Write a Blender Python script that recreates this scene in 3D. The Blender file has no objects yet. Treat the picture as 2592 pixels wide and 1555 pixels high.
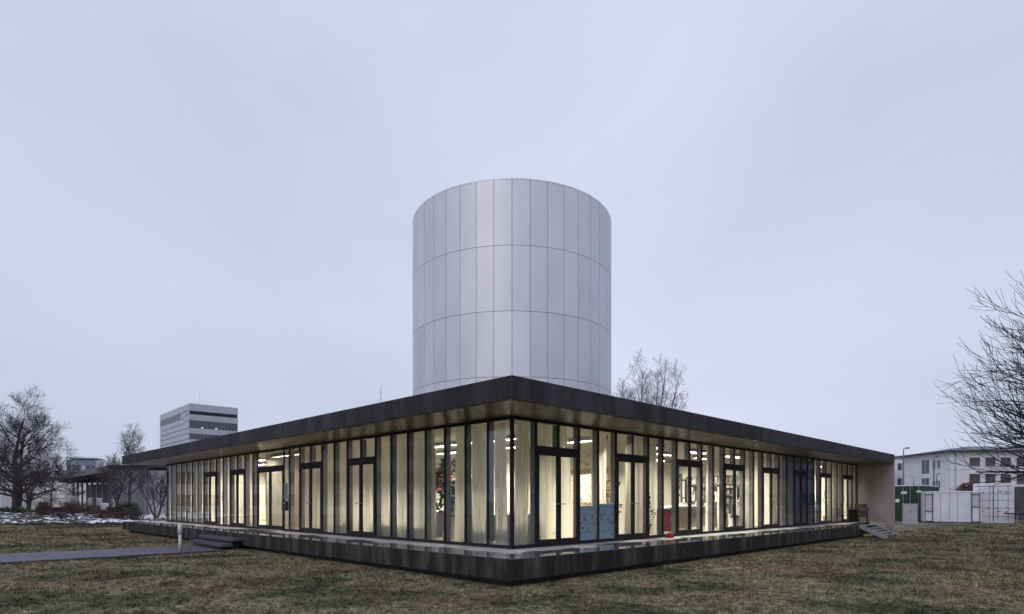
import bpy, bmesh, math, random
import numpy as np
from mathutils import Vector, Matrix, noise as mnoise

# ------------------------------------------------------------------ camera, sky, sun, exposure
S = bpy.context.scene
C = S.collection
R = math.radians
rnd = random.Random(7)

cam_d = bpy.data.cameras.new("camera")
cam_d.sensor_width = 36.0
cam_d.lens = 21.24
cam_d.shift_y = 0.1892
cam_d.clip_start = 0.1
cam_d.clip_end = 4000
cam = bpy.data.objects.new("camera", cam_d)
cam.location = (0, 0, 1.65)
cam.rotation_euler = (R(90), 0, 0)
C.objects.link(cam)
S.camera = cam

SUN_EL, SUN_AZ = 40.0, 205.0          # behind the camera, a little to its left (azimuth from +Y, clockwise)
world = bpy.data.worlds.new("World")
S.world = world
world.use_nodes = True
nt = world.node_tree
nt.nodes.clear()
N = nt.nodes.new
L = nt.links.new
out = N("ShaderNodeOutputWorld")
bg = N("ShaderNodeBackground")
sky = N("ShaderNodeTexSky")
sky.sky_type = 'NISHITA'
sky.sun_disc = False
sky.sun_elevation = R(SUN_EL)
sky.sun_rotation = R(SUN_AZ)
sky.dust_density = 4.0
sky.air_density = 1.2
tc = N("ShaderNodeTexCoord")
mp = N("ShaderNodeMapping")
mp.inputs['Scale'].default_value = (1.0, 1.0, 2.2)
mp.inputs['Location'].default_value = (8.5, 11.5, 4.5)
ns = N("ShaderNodeTexNoise")
ns.inputs['Scale'].default_value = 1.1
ns.inputs['Detail'].default_value = 5
ns.inputs['Roughness'].default_value = 0.48
ns.inputs['Distortion'].default_value = 0.3
rp = N("ShaderNodeValToRGB")
rp.color_ramp.elements[0].position = 0.32
rp.color_ramp.elements[0].color = (5.85, 6.40, 8.15, 1)
rp.color_ramp.elements[1].position = 0.66
rp.color_ramp.elements[1].color = (7.40, 7.70, 9.60, 1)
mx = N("ShaderNodeMix")
mx.data_type = 'RGBA'
mx.inputs['Factor'].default_value = 0.90   # thick cloud over the blue
L(tc.outputs['Generated'], mp.inputs['Vector'])
L(mp.outputs['Vector'], ns.inputs['Vector'])
L(ns.outputs['Fac'], rp.inputs['Fac'])
L(sky.outputs['Color'], mx.inputs['A'])
L(rp.outputs['Color'], mx.inputs['B'])
L(mx.outputs['Result'], bg.inputs['Color'])
bg.inputs['Strength'].default_value = 0.10
L(bg.outputs['Background'], out.inputs['Surface'])

sun_d = bpy.data.lights.new("sun", 'SUN')
sun_d.energy = 0.6
sun_d.angle = R(25)
sun_d.color = (1.0, 0.95, 0.93)
sun = bpy.data.objects.new("sun", sun_d)
az = R(SUN_AZ)
sdir = Vector((math.sin(az) * math.cos(R(SUN_EL)), math.cos(az) * math.cos(R(SUN_EL)), math.sin(R(SUN_EL))))
sun.rotation_euler = (-sdir).to_track_quat('-Z', 'Y').to_euler()
sun.location = sdir * 60
C.objects.link(sun)

S.view_settings.view_transform = 'Standard'
S.view_settings.look = 'None'
S.view_settings.exposure = 0.0
S.view_settings.gamma = 1.0
S.view_settings.use_curve_mapping = False
S.render.engine = 'CYCLES'
S.cycles.use_denoising = True
S.cycles.max_bounces = 10
S.cycles.transparent_max_bounces = 24
S.cycles.caustics_reflective = False
S.cycles.caustics_refractive = False
S.cycles.sample_clamp_indirect = 6.0


# ------------------------------------------------------------------ helpers
class MB:
    """collects simple shapes into one mesh"""
    def __init__(self):
        self.v, self.f = [], []

    def box(self, x0, x1, y0, y1, z0, z1):
        b = len(self.v)
        self.v += [(x0, y0, z0), (x1, y0, z0), (x1, y1, z0), (x0, y1, z0), (x0, y0, z1), (x1, y0, z1), (x1, y1, z1), (x0, y1, z1)]
        self.f += [tuple(b + i for i in q) for q in ((0, 3, 2, 1), (4, 5, 6, 7), (0, 1, 5, 4), (1, 2, 6, 5), (2, 3, 7, 6), (3, 0, 4, 7))]
        return self

    def prism(self, poly, z0, z1):
        """poly: counter-clockwise list of (x, y)"""
        b, n = len(self.v), len(poly)
        self.v += [(x, y, z0) for x, y in poly] + [(x, y, z1) for x, y in poly]
        self.f.append(tuple(b + i for i in reversed(range(n))))
        self.f.append(tuple(b + n + i for i in range(n)))
        for i in range(n):
            j = (i + 1) % n
            self.f.append((b + i, b + j, b + n + j, b + n + i))
        return self

    def extr(self, prof, axis, a0, a1):
        """profile of 2D points swept along x ('x': prof=(y,z)) or y ('y': prof=(x,z))"""
        b, n = len(self.v), len(prof)
        for a in (a0, a1):
            self.v += [(a, p, q) if axis == 'x' else (p, a, q) for p, q in prof]
        self.f.append(tuple(b + i for i in range(n)))
        self.f.append(tuple(b + n + i for i in reversed(range(n))))
        for i in range(n):
            j = (i + 1) % n
            self.f.append((b + j, b + i, b + n + i, b + n + j))
        return self

    def tube(self, pts, rad, n=8, cap=True):
        b = len(self.v)
        m = len(pts)
        for i, p in enumerate(pts):
            p = Vector(p)
            d = Vector(pts[min(i + 1, m - 1)]) - Vector(pts[max(i - 1, 0)])
            d = d.normalized() if d.length > 1e-9 else Vector((0, 0, 1))
            a = d.orthogonal().normalized() if abs(d.z) < 0.9 else Vector((1, 0, 0)).cross(d).normalized()
            c = d.cross(a)
            r = rad[i] if isinstance(rad, (list, tuple)) else rad
            for k in range(n):
                t = 2 * math.pi * k / n
                q = p + a * (r * math.cos(t)) + c * (r * math.sin(t))
                self.v.append(tuple(q))
        for i in range(m - 1):
            for k in range(n):
                k2 = (k + 1) % n
                self.f.append((b + i * n + k, b + i * n + k2, b + (i + 1) * n + k2, b + (i + 1) * n + k))
        if cap:
            self.f.append(tuple(b + k for k in reversed(range(n))))
            self.f.append(tuple(b + (m - 1) * n + k for k in range(n)))
        return self

    def face(self, *pts):
        b = len(self.v)
        self.v += [tuple(p) for p in pts]
        self.f.append(tuple(range(b, b + len(pts))))
        return self

    def mesh(self, name, mat, smooth=False):
        me = bpy.data.meshes.new(name)
        me.from_pydata(self.v, [], self.f)
        if mat:
            me.materials.append(mat)
        if smooth:
            me.polygons.foreach_set('use_smooth', [True] * len(me.polygons))
        me.update()
        return me

    def build(self, name, mat, parent=None, smooth=False, loc=(0, 0, 0), rz=0.0):
        return link(name, self.mesh(name, mat, smooth), parent, loc, rz)


def link(name, me, parent=None, loc=(0, 0, 0), rz=0.0):
    o = bpy.data.objects.new(name, me)
    C.objects.link(o)
    o.location = loc
    o.rotation_euler = (0, 0, rz)
    if parent:
        o.parent = parent
    return o


def tag(o, label, cat, group=None):
    o['label'] = label
    o['category'] = cat
    if group:
        o['group'] = group
    return o


def thing(name, label, cat, loc=(0, 0, 0), rz=0.0, group=None):
    return tag(link(name, None, None, loc, rz), label, cat, group)


def setting(o, kind='structure'):
    o['kind'] = kind
    return o


def box(*a):
    return MB().box(*a)


F = 1529.0 / 1.0


def at(px, Y):
    """world x of something seen on the bearing of photo column px, Y metres in front of the camera"""
    return (px - 1296.0) / F * Y


def hgt(py, Y):
    return 1.65 + (1268.0 - py) / F * Y


# ------------------------------------------------------------------ materials
def new_mat(name):
    m = bpy.data.materials.new(name)
    m.use_nodes = True
    t = m.node_tree
    b = t.nodes['Principled BSDF']
    return m, t, b


def pmat(name, c1, c2=None, scale=4.0, rough=0.6, metal=0.0, bump=0.0, bscale=None, stretch=(1, 1, 1), detail=5, spec=0.5,
         lo=0.35, hi=0.65, rvar=0.0, rand=0.0, emit=None):
    m, t, b = new_mat(name)
    b.inputs['Roughness'].default_value = rough
    b.inputs['Metallic'].default_value = metal
    b.inputs['Specular IOR Level'].default_value = spec
    c2 = c2 or tuple(x * 0.8 for x in c1)
    tc = t.nodes.new('ShaderNodeTexCoord')
    mp = t.nodes.new('ShaderNodeMapping')
    mp.inputs['Scale'].default_value = stretch
    t.links.new(tc.outputs['Object'], mp.inputs['Vector'])
    n = t.nodes.new('ShaderNodeTexNoise')
    n.inputs['Scale'].default_value = scale
    n.inputs['Detail'].default_value = detail
    n.inputs['Roughness'].default_value = 0.6
    vec = mp.outputs['Vector']
    if rand:
        oi = t.nodes.new('ShaderNodeObjectInfo')
        ofs = t.nodes.new('ShaderNodeVectorMath')
        ofs.operation = 'MULTIPLY_ADD'
        ofs.inputs[1].default_value = (37.0, 23.0, 11.0)
        t.links.new(oi.outputs['Random'], ofs.inputs[0])
        t.links.new(vec, ofs.inputs[2])
        vec = ofs.outputs['Vector']
    t.links.new(vec, n.inputs['Vector'])
    r = t.nodes.new('ShaderNodeValToRGB')
    r.color_ramp.elements[0].position = lo
    r.color_ramp.elements[1].position = hi
    r.color_ramp.elements[0].color = (*c1, 1)
    r.color_ramp.elements[1].color = (*c2, 1)
    t.links.new(n.outputs['Fac'], r.inputs['Fac'])
    col = r.outputs['Color']
    if rand:
        mr = t.nodes.new('ShaderNodeMapRange')
        mr.inputs['To Min'].default_value = 1 - rand
        mr.inputs['To Max'].default_value = 1 + rand
        t.links.new(oi.outputs['Random'], mr.inputs['Value'])
        mu = t.nodes.new('ShaderNodeVectorMath')
        mu.operation = 'SCALE'
        t.links.new(col, mu.inputs[0])
        t.links.new(mr.outputs['Result'], mu.inputs['Scale'])
        col = mu.outputs['Vector']
    t.links.new(col, b.inputs['Base Color'])
    if rvar:
        mr2 = t.nodes.new('ShaderNodeMapRange')
        mr2.inputs['To Min'].default_value = max(0.02, rough - rvar)
        mr2.inputs['To Max'].default_value = min(1, rough + rvar)
        t.links.new(n.outputs['Fac'], mr2.inputs['Value'])
        t.links.new(mr2.outputs['Result'], b.inputs['Roughness'])
    if bump:
        n2 = t.nodes.new('ShaderNodeTexNoise')
        n2.inputs['Scale'].default_value = bscale or scale * 6
        n2.inputs['Detail'].default_value = 4
        t.links.new(mp.outputs['Vector'], n2.inputs['Vector'])
        bp = t.nodes.new('ShaderNodeBump')
        bp.inputs['Strength'].default_value = bump
        bp.inputs['Distance'].default_value = 0.02
        t.links.new(n2.outputs['Fac'], bp.inputs['Height'])
        t.links.new(bp.outputs['Normal'], b.inputs['Normal'])
    if emit:
        b.inputs['Emission Color'].default_value = (*emit[:3], 1)
        b.inputs['Emission Strength'].default_value = emit[3]
    return m


def glass_mat(name, tint=(0.93, 0.95, 0.95), ior=1.5):
    m = bpy.data.materials.new(name)
    m.use_nodes = True
    t = m.node_tree
    t.nodes.clear()
    o = t.nodes.new('ShaderNodeOutputMaterial')
    mix = t.nodes.new('ShaderNodeMixShader')
    fr = t.nodes.new('ShaderNodeFresnel')
    ge = t.nodes.new('ShaderNodeNewGeometry')
    mi = t.nodes.new('ShaderNodeMapRange')      # a thin pane reflects the same from both of its faces
    mi.inputs['To Min'].default_value = ior
    mi.inputs['To Max'].default_value = 1.0 / ior
    t.links.new(ge.outputs['Backfacing'], mi.inputs['Value'])
    t.links.new(mi.outputs['Result'], fr.inputs['IOR'])
    tr = t.nodes.new('ShaderNodeBsdfTransparent')
    tr.inputs['Color'].default_value = (*tint, 1)
    gl = t.nodes.new('ShaderNodeBsdfGlossy')
    gl.inputs['Roughness'].default_value = 0.0
    gl.inputs['Color'].default_value = (0.95, 0.97, 1.0, 1)
    t.links.new(fr.outputs['Fac'], mix.inputs['Fac'])
    t.links.new(tr.outputs[0], mix.inputs[1])
    t.links.new(gl.outputs[0], mix.inputs[2])
    t.links.new(mix.outputs[0], o.inputs['Surface'])
    return m


def cloth_mat(name, col, trans=0.6):
    m = bpy.data.materials.new(name)
    m.use_nodes = True
    t = m.node_tree
    t.nodes.clear()
    o = t.nodes.new('ShaderNodeOutputMaterial')
    mix = t.nodes.new('ShaderNodeMixShader')
    mix.inputs['Fac'].default_value = trans
    d = t.nodes.new('ShaderNodeBsdfDiffuse')
    tr = t.nodes.new('ShaderNodeBsdfTranslucent')
    tc = t.nodes.new('ShaderNodeTexCoord')
    n = t.nodes.new('ShaderNodeTexNoise')
    n.inputs['Scale'].default_value = 2.5
    mr = t.nodes.new('ShaderNodeMix')
    mr.data_type = 'RGBA'
    mr.inputs['A'].default_value = (*[c * 0.9 for c in col], 1)
    mr.inputs['B'].default_value = (*col, 1)
    t.links.new(tc.outputs['Object'], n.inputs['Vector'])
    t.links.new(n.outputs['Fac'], mr.inputs['Factor'])
    t.links.new(mr.outputs['Result'], d.inputs['Color'])
    t.links.new(mr.outputs['Result'], tr.inputs['Color'])
    t.links.new(d.outputs[0], mix.inputs[1])
    t.links.new(tr.outputs[0], mix.inputs[2])
    t.links.new(mix.outputs[0], o.inputs['Surface'])
    return m


def lamp_mat(name, col, strength):
    m = bpy.data.materials.new(name)
    m.use_nodes = True
    t = m.node_tree
    t.nodes.clear()
    o = t.nodes.new('ShaderNodeOutputMaterial')
    e = t.nodes.new('ShaderNodeEmission')
    e.inputs['Color'].default_value = (*col, 1)
    e.inputs['Strength'].default_value = strength
    t.links.new(e.outputs[0], o.inputs['Surface'])
    return m


M = {}
M['fascia'] = pmat('fascia_concrete', (0.011, 0.010, 0.013), (0.068, 0.059, 0.078), 2.4, 0.55, 0, 0.25, 18, (1, 1, 0.10), lo=0.42, hi=0.85, rand=0.2, rvar=0.12, spec=0.28)
M['slab_edge'] = pmat('weathered_slab_concrete', (0.017, 0.016, 0.015), (0.125, 0.116, 0.112), 2.2, 0.7, 0, 0.35, 16, (1, 1, 0.22), lo=0.45, hi=0.85, spec=0.25)
M['concrete'] = pmat('pale_concrete', (0.32, 0.295, 0.295), (0.21, 0.195, 0.20), 1.2, 0.7, 0, 0.2, 20, (1, 1, 0.5), lo=0.3, hi=0.75)
M['soffit'] = pmat('polished_soffit', (0.20, 0.178, 0.148), (0.14, 0.124, 0.104), 2.0, 0.30, 0, 0.05, 30, rand=0.16, spec=0.6)
M['frame'] = pmat('dark_bronze_frame', (0.010, 0.010, 0.013), (0.017, 0.016, 0.020), 5, 0.5, 0.0, spec=0.25)
M['fin'] = pmat('grey_fin', (0.21, 0.205, 0.21), (0.17, 0.165, 0.17), 5, 0.5)
M['glass'] = glass_mat('clear_window_glass')
M['steel'] = pmat('galvanised_steel', (0.50, 0.53, 0.60), (0.40, 0.43, 0.50), 8, 0.42, 0.7)
M['panel'] = pmat('silver_cladding', (0.63, 0.63, 0.695), (0.72, 0.72, 0.785), 0.45, 0.52, 0.45, 0.0, None, (1, 1, 0.5), rand=0.04, lo=0.3, hi=0.7)
M['joint'] = pmat('dark_joint', (0.10, 0.10, 0.12))
M['tower_joint'] = pmat('tower_joint', (0.24, 0.24, 0.29))
M['wallpaint'] = pmat('cream_wall_paint', (0.82, 0.80, 0.72), (0.78, 0.76, 0.68), 1.0, 0.7)
M['beige'] = pmat('beige_wood_wall', (0.60, 0.47, 0.33), (0.55, 0.43, 0.30), 2.0, 0.5, stretch=(3, 3, 0.3))
M['ceiling'] = pmat('ceiling_paint', (0.80, 0.78, 0.70), (0.76, 0.74, 0.66), 1.0, 0.8)
M['linoleum'] = pmat('linoleum_floor', (0.36, 0.33, 0.28), (0.31, 0.28, 0.24), 2.0, 0.35)
M['curtain'] = cloth_mat('cream_curtain_cloth', (0.90, 0.865, 0.77), 0.74)
M['curtain_blue'] = cloth_mat('blue_curtain_cloth', (0.10, 0.14, 0.28), 0.35)
M['lamp'] = lamp_mat('warm_tube', (1.0, 0.89, 0.71), 370.0)
M['lamp_lobby'] = lamp_mat('warm_tube_lobby', (1.0, 0.87, 0.66), 62.0)
M['white'] = pmat('white_paint', (0.78, 0.78, 0.78), (0.70, 0.70, 0.71), 3, 0.5)
M['desk'] = pmat('grey_desk_laminate', (0.45, 0.44, 0.42), None, 3, 0.5)
M['leaf'] = pmat('dark_leaf', (0.028, 0.045, 0.022), (0.05, 0.07, 0.03), 6, 0.45)
M['leaf_light'] = pmat('yellow_green_leaf', (0.12, 0.16, 0.035), (0.07, 0.10, 0.03), 6, 0.45)
M['pot'] = pmat('terracotta', (0.30, 0.13, 0.08), (0.22, 0.10, 0.06), 6, 0.7)
M['red'] = pmat('red_lacquer', (0.42, 0.03, 0.05), (0.36, 0.025, 0.04), 3, 0.4)
M['wood'] = pmat('brown_timber', (0.085, 0.055, 0.04), (0.05, 0.034, 0.027), 3, 0.6, 0, 0.2, 30, (1, 6, 1))
M['black'] = pmat('black_plastic', (0.02, 0.02, 0.022), (0.03, 0.03, 0.03), 5, 0.5)
M['yellow'] = pmat('yellow_paint', (0.55, 0.42, 0.05), None, 3, 0.5)
M['orange'] = pmat('rust_poster', (0.42, 0.18, 0.09), (0.36, 0.15, 0.08), 4, 0.6)
M['paper'] = pmat('printed_sheet', (0.75, 0.72, 0.66), (0.35, 0.33, 0.30), 9, 0.6, lo=0.5, hi=0.62)
M['bark'] = pmat('winter_bark', (0.095, 0.068, 0.068), (0.055, 0.041, 0.042), 6, 0.9, 0, 0.4, 20, (1, 1, 0.3))
M['bark_hazed'] = pmat('hazed_bark', (0.19, 0.17, 0.21), (0.14, 0.125, 0.16), 6, 0.9)  # paler lavender tone puts distance haze into the bark colour
M['bark_dark'] = pmat('dark_bark', (0.040, 0.034, 0.036), (0.022, 0.019, 0.022), 6, 0.9)
M['twig_red'] = pmat('reddish_twig', (0.12, 0.055, 0.05), (0.08, 0.04, 0.04), 6, 0.9)
M['dry_leaf'] = pmat('dry_brown_leaf', (0.14, 0.065, 0.045), (0.09, 0.04, 0.032), 6, 0.9)
M['rubber'] = pmat('tyre_rubber', (0.02, 0.02, 0.02), None, 5, 0.8)

# ------------------------------------------------------------------ ground
PAV = Vector((0.0, 11.66, 0.0))
K = math.sqrt(0.5)


def W(x, y, z=0.0):
    """pavilion plan (x along its right front, y along its left front) to world"""
    return (PAV.x + K * (x - y), PAV.y + K * (x + y), z)


def to_plan(X, Y):
    dx, dy = X - PAV.x, Y - PAV.y
    return (dx + dy) * K, (dy - dx) * K


def ground_z(x, y):
    return -0.035 + 0.022 * mnoise.noise((x * 0.5, y * 0.5, 3.1)) + 0.012 * mnoise.noise((x * 1.9, y * 1.9, 9.0))


def grass_mat(name, island):
    m, t, b = new_mat(name)
    b.inputs['Roughness'].default_value = 0.85
    b.inputs['Specular IOR Level'].default_value = 0.15
    tc = t.nodes.new('ShaderNodeTexCoord')

    def nz(scale, detail, off):
        mp = t.nodes.new('ShaderNodeMapping')
        mp.inputs['Location'].default_value = (off, off * 1.7, 0)
        t.links.new(tc.outputs['Object'], mp.inputs['Vector'])
        n = t.nodes.new('ShaderNodeTexNoise')
        n.inputs['Scale'].default_value = scale
        n.inputs['Detail'].default_value = detail
        n.inputs['Roughness'].default_value = 0.62
        t.links.new(mp.outputs['Vector'], n.inputs['Vector'])
        return n.outputs['Fac']

    def ramp(f, stops):
        r = t.nodes.new('ShaderNodeValToRGB')
        while len(r.color_ramp.elements) < len(stops):
            r.color_ramp.elements.new(0.5)
        for e, (p, c) in zip(r.color_ramp.elements, stops):
            e.position = p
            e.color = (*c, 1)
        t.links.new(f, r.inputs['Fac'])
        return r.outputs['Color']

    def mix(f, a, b_, mode='MIX'):
        x = t.nodes.new('ShaderNodeMix')
        x.data_type = 'RGBA'
        x.blend_type = mode
        if isinstance(f, float):
            x.inputs['Factor'].default_value = f
        else:
            t.links.new(f, x.inputs['Factor'])
        t.links.new(a, x.inputs['A'])
        t.links.new(b_, x.inputs['B'])
        return x.outputs['Result']

    base = ramp(nz(0.42, 5, 0.0), [(0.36, (0.042, 0.052, 0.032)), (0.46, (0.092, 0.096, 0.055)), (0.54, (0.205, 0.182, 0.120)), (0.63, (0.112, 0.112, 0.065))])
    red = ramp(nz(0.55, 4, 31.0), [(0.0, (0.16, 0.098, 0.084)), (1.0, (0.22, 0.145, 0.125))])
    mred = ramp(nz(0.35, 4, 12.0), [(0.53, (0, 0, 0)), (0.66, (0.8, 0.8, 0.8))])
    col = mix(mred, base, red)
    fine = ramp(nz(9.0, 6, 5.0), [(0.36, (0.36, 0.36, 0.36)), (0.64, (1.75, 1.71, 1.64))])
    col = mix(1.0, col, fine, 'MULTIPLY')
    if island:
        g = t.nodes.new('ShaderNodeNewGeometry')
        v = ramp(g.outputs['Random Per Island'], [(0.0, (0.55, 0.60, 0.5)), (0.6, (1.0, 1.0, 0.95)), (0.9, (1.5, 1.4, 1.25)), (1.0, (2.6, 2.35, 2.0))])
        col = mix(1.0, col, v, 'MULTIPLY')
    t.links.new(col, b.inputs['Base Color'])
    if not island:
        bp = t.nodes.new('ShaderNodeBump')
        bp.inputs['Strength'].default_value = 0.8
        bp.inputs['Distance'].default_value = 0.05
        t.links.new(nz(14.0, 6, 2.0), bp.inputs['Height'])
        t.links.new(bp.outputs['Normal'], b.inputs['Normal'])
    return m


def build_ground():
    xs = sorted(set([-1500, -700, -300, -150, -90, -70] + [x for x in np.arange(-60, 60.1, 1.5)] + [70, 90, 150, 300, 700, 1500]))
    ys = sorted(set([-1500, -600, -200, -80, -30, -10] + [y for y in np.arange(-4, 60.1, 1.0)] + [70, 90, 130, 200, 400, 800, 1500]))
    v, f = [], []
    for y in ys:
        for x in xs:
            near = abs(x) < 60 and -4 <= y <= 60
            v.append((x, y, ground_z(x, y) if near else -0.035))
    nx = len(xs)
    for j in range(len(ys) - 1):
        for i in range(nx - 1):
            f.append((j * nx + i, j * nx + i + 1, (j + 1) * nx + i + 1, (j + 1) * nx + i))
    me = bpy.data.meshes.new('ground')
    me.from_pydata(v, [], f)
    me.materials.append(grass_mat('winter_lawn_soil', False))
    me.polygons.foreach_set('use_smooth', [True] * len(f))
    return setting(link('ground', me))


ground = build_ground()

PATH_Y0, PATH_Y1 = 12.7, 15.9


def build_grass():
    g = np.random.default_rng(3)
    nt_, per = 36000, 10
    # tufts, denser close by and thinning out with distance
    Yt = 6.0 * (44.0 / 6.0) ** g.random(nt_)
    Xt = (g.random(nt_) * 2 - 1) * (0.92 * Yt + 2.5)
    kt = np.clip(Yt / 14.0, 0.75, 2.2)
    n = nt_ * per
    X = np.repeat(Xt, per) + g.normal(0, 1, n) * np.repeat(0.035 * kt, per)
    Y = np.repeat(Yt, per) + g.normal(0, 1, n) * np.repeat(0.035 * kt, per)
    px = ((X - PAV.x) + (Y - PAV.y)) * K
    py = ((Y - PAV.y) - (X - PAV.x)) * K
    keep = ~((px > -0.02) & (py > -0.02))
    keep &= ~((px < 0) & (px > -11) & (py > PATH_Y0 - 0.02) & (py < PATH_Y1 + 0.02))
    keep &= ~((px < 0) & (px > -0.9) & (py > 12.8) & (py < 17.0))
    X, Y = X[keep], Y[keep]
    n = len(X)
    Z = np.array([ground_z(a, b) for a, b in zip(X, Y)])
    k = np.clip(Y / 14.0, 0.75, 2.2)
    ln = (0.03 + 0.065 * g.random(n)) * (0.8 + 0.25 * k)
    wd = (0.004 + 0.007 * g.random(n)) * k * 1.15
    a = g.random(n) * 2 * np.pi
    lean = 0.3 + 0.75 * g.random(n)
    dx, dy = np.cos(a) * ln * lean, np.sin(a) * ln * lean
    b = a + np.pi / 2 + (g.random(n) - 0.5)
    wx, wy = np.cos(b) * wd, np.sin(b) * wd
    v = np.empty((n, 3, 3))
    v[:, 0] = np.stack([X - wx, Y - wy, Z - 0.005], 1)
    v[:, 1] = np.stack([X + wx, Y + wy, Z - 0.005], 1)
    v[:, 2] = np.stack([X + dx, Y + dy, Z + ln * (1.05 - 0.6 * lean)], 1)
    me = bpy.data.meshes.new('grass')
    me.vertices.add(3 * n)
    me.vertices.foreach_set('co', v.ravel())
    me.loops.add(3 * n)
    me.loops.foreach_set('vertex_index', np.arange(3 * n, dtype=np.int32))
    me.polygons.add(n)
    me.polygons.foreach_set('loop_start', np.arange(0, 3 * n, 3, dtype=np.int32))
    me.update(calc_edges=True)
    me.materials.append(grass_mat('winter_grass_blades', True))
    o = link('grass', me)
    o['label'] = 'short dull winter grass of the lawn around the pavilion'
    return setting(o, 'stuff')


build_grass()

# paved path to the entrance
M['paving'] = pmat('wet_paving', (0.060, 0.060, 0.090), (0.10, 0.10, 0.14), 2.0, 0.55, 0, 0.3, 30, rand=0.15, rvar=0.15)
path = setting(link('path', box(0, 9.0, PATH_Y0, PATH_Y1, -0.06, -0.012).mesh('path', M['slab_edge']), None, W(-9.75, 0), R(45)))
slab_me = {}
for i in range(22):
    for j in range(4):
        q = link('paving_slab', box(0.006, 0.394, 0.006, 0.794, 0, 0.045).mesh('paving_slab', M['paving']) if not slab_me else slab_me[0], path,
                 (0.09 + i * 0.4, PATH_Y0 + j * 0.8, -0.03 + rnd.uniform(-0.004, 0.004)))
        slab_me.setdefault(0, q.data)

# ------------------------------------------------------------------ pavilion
pav = thing('pavilion', 'long low glass pavilion with dark flat roof, lit from inside at dusk', 'pavilion', PAV, R(45))
OV, MOD, NB = 1.72, 0.83, 32
GL = NB * MOD                      # 26.56 m of glass on each front
Z_SLAB, Z_BOT, Z_SOF, Z_TOP = 0.517, 0.094, 3.626, 4.07
XE, YE = 28.5, 30.0                # plan size of the roof
XG, YG = OV + GL, OV + GL


def slab_top_mat():
    m, t, b = new_mat('wet_terrace_concrete')
    tc = t.nodes.new('ShaderNodeTexCoord')
    sp = t.nodes.new('ShaderNodeSeparateXYZ')
    t.links.new(tc.outputs['Object'], sp.inputs[0])
    mn = t.nodes.new('ShaderNodeMath')
    mn.operation = 'MINIMUM'
    t.links.new(sp.outputs['X'], mn.inputs[0])
    t.links.new(sp.outputs['Y'], mn.inputs[1])
    n = t.nodes.new('ShaderNodeTexNoise')
    n.inputs['Scale'].default_value = 0.9
    n.inputs['Detail'].default_value = 4
    t.links.new(tc.outputs['Object'], n.inputs['Vector'])
    ad = t.nodes.new('ShaderNodeMath')
    ad.operation = 'MULTIPLY_ADD'
    ad.inputs[1].default_value = 1.5
    t.links.new(n.outputs['Fac'], ad.inputs[0])
    t.links.new(mn.outputs[0], ad.inputs[2])
    wet = t.nodes.new('ShaderNodeMapRange')      # rain-wet towards the open edge, dry by the glass
    wet.interpolation_type = 'SMOOTHSTEP'
    wet.inputs['From Min'].default_value = 1.60
    wet.inputs['From Max'].default_value = 1.82
    wet.inputs['To Min'].default_value = 1
    wet.inputs['To Max'].default_value = 0
    t.links.new(ad.outputs[0], wet.inputs['Value'])
    r = t.nodes.new('ShaderNodeMapRange')
    r.inputs['To Min'].default_value = 0.45
    r.inputs['To Max'].default_value = 0.035
    t.links.new(wet.outputs['Result'], r.inputs['Value'])
    t.links.new(r.outputs['Result'], b.inputs['Roughness'])
    mx = t.nodes.new('ShaderNodeMix')
    mx.data_type = 'RGBA'
    mx.inputs['A'].default_value = (0.56, 0.53, 0.54, 1)
    mx.inputs['B'].default_value = (0.17, 0.16, 0.17, 1)
    t.links.new(wet.outputs['Result'], mx.inputs['Factor'])
    n2 = t.nodes.new('ShaderNodeTexNoise')
    n2.inputs['Scale'].default_value = 5
    n2.inputs['Detail'].default_value = 6
    t.links.new(tc.outputs['Object'], n2.inputs['Vector'])
    mr = t.nodes.new('ShaderNodeMapRange')
    mr.inputs['To Min'].default_value = 0.7
    mr.inputs['To Max'].default_value = 1.2
    t.links.new(n2.outputs['Fac'], mr.inputs['Value'])
    sc = t.nodes.new('ShaderNodeVectorMath')
    sc.operation = 'SCALE'
    t.links.new(mx.outputs['Result'], sc.inputs[0])
    t.links.new(mr.outputs['Result'], sc.inputs['Scale'])
    t.links.new(sc.outputs['Vector'], b.inputs['Base Color'])
    bp = t.nodes.new('ShaderNodeBump')
    bp.inputs['Strength'].default_value = 0.06
    bp.inputs['Distance'].default_value = 0.01
    t.links.new(n2.outputs['Fac'], bp.inputs['Height'])
    t.links.new(bp.outputs['Normal'], b.inputs['Normal'])
    b.inputs['Specular IOR Level'].default_value = 0.7
    return m


# terrace slab (notched beside the end wall), floating on a recessed base
slab_poly = [(0, 0), (24.3, 0), (24.3, 1.12), (28.28, 1.12), (28.28, YE), (0, YE)]
MB().prism([(0.25, 0.25), (23.9, 0.25), (23.9, 1.6), (28.0, 1.6), (28.0, 29.6), (0.25, 29.6)], -0.08, Z_BOT).build('plinth', M['black'], pav)
MB().prism(slab_poly, Z_BOT, Z_SLAB - 0.006).build('terrace_edge', M['slab_edge'], pav)
MB().prism([(0.012, 0.012), (24.29, 0.012), (24.29, 1.13), (28.27, 1.13), (28.27, YE - 0.012), (0.012, YE - 0.012)], Z_SLAB - 0.006, Z_SLAB).build(
    'terrace_surface', slab_top_mat(), pav)

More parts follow.
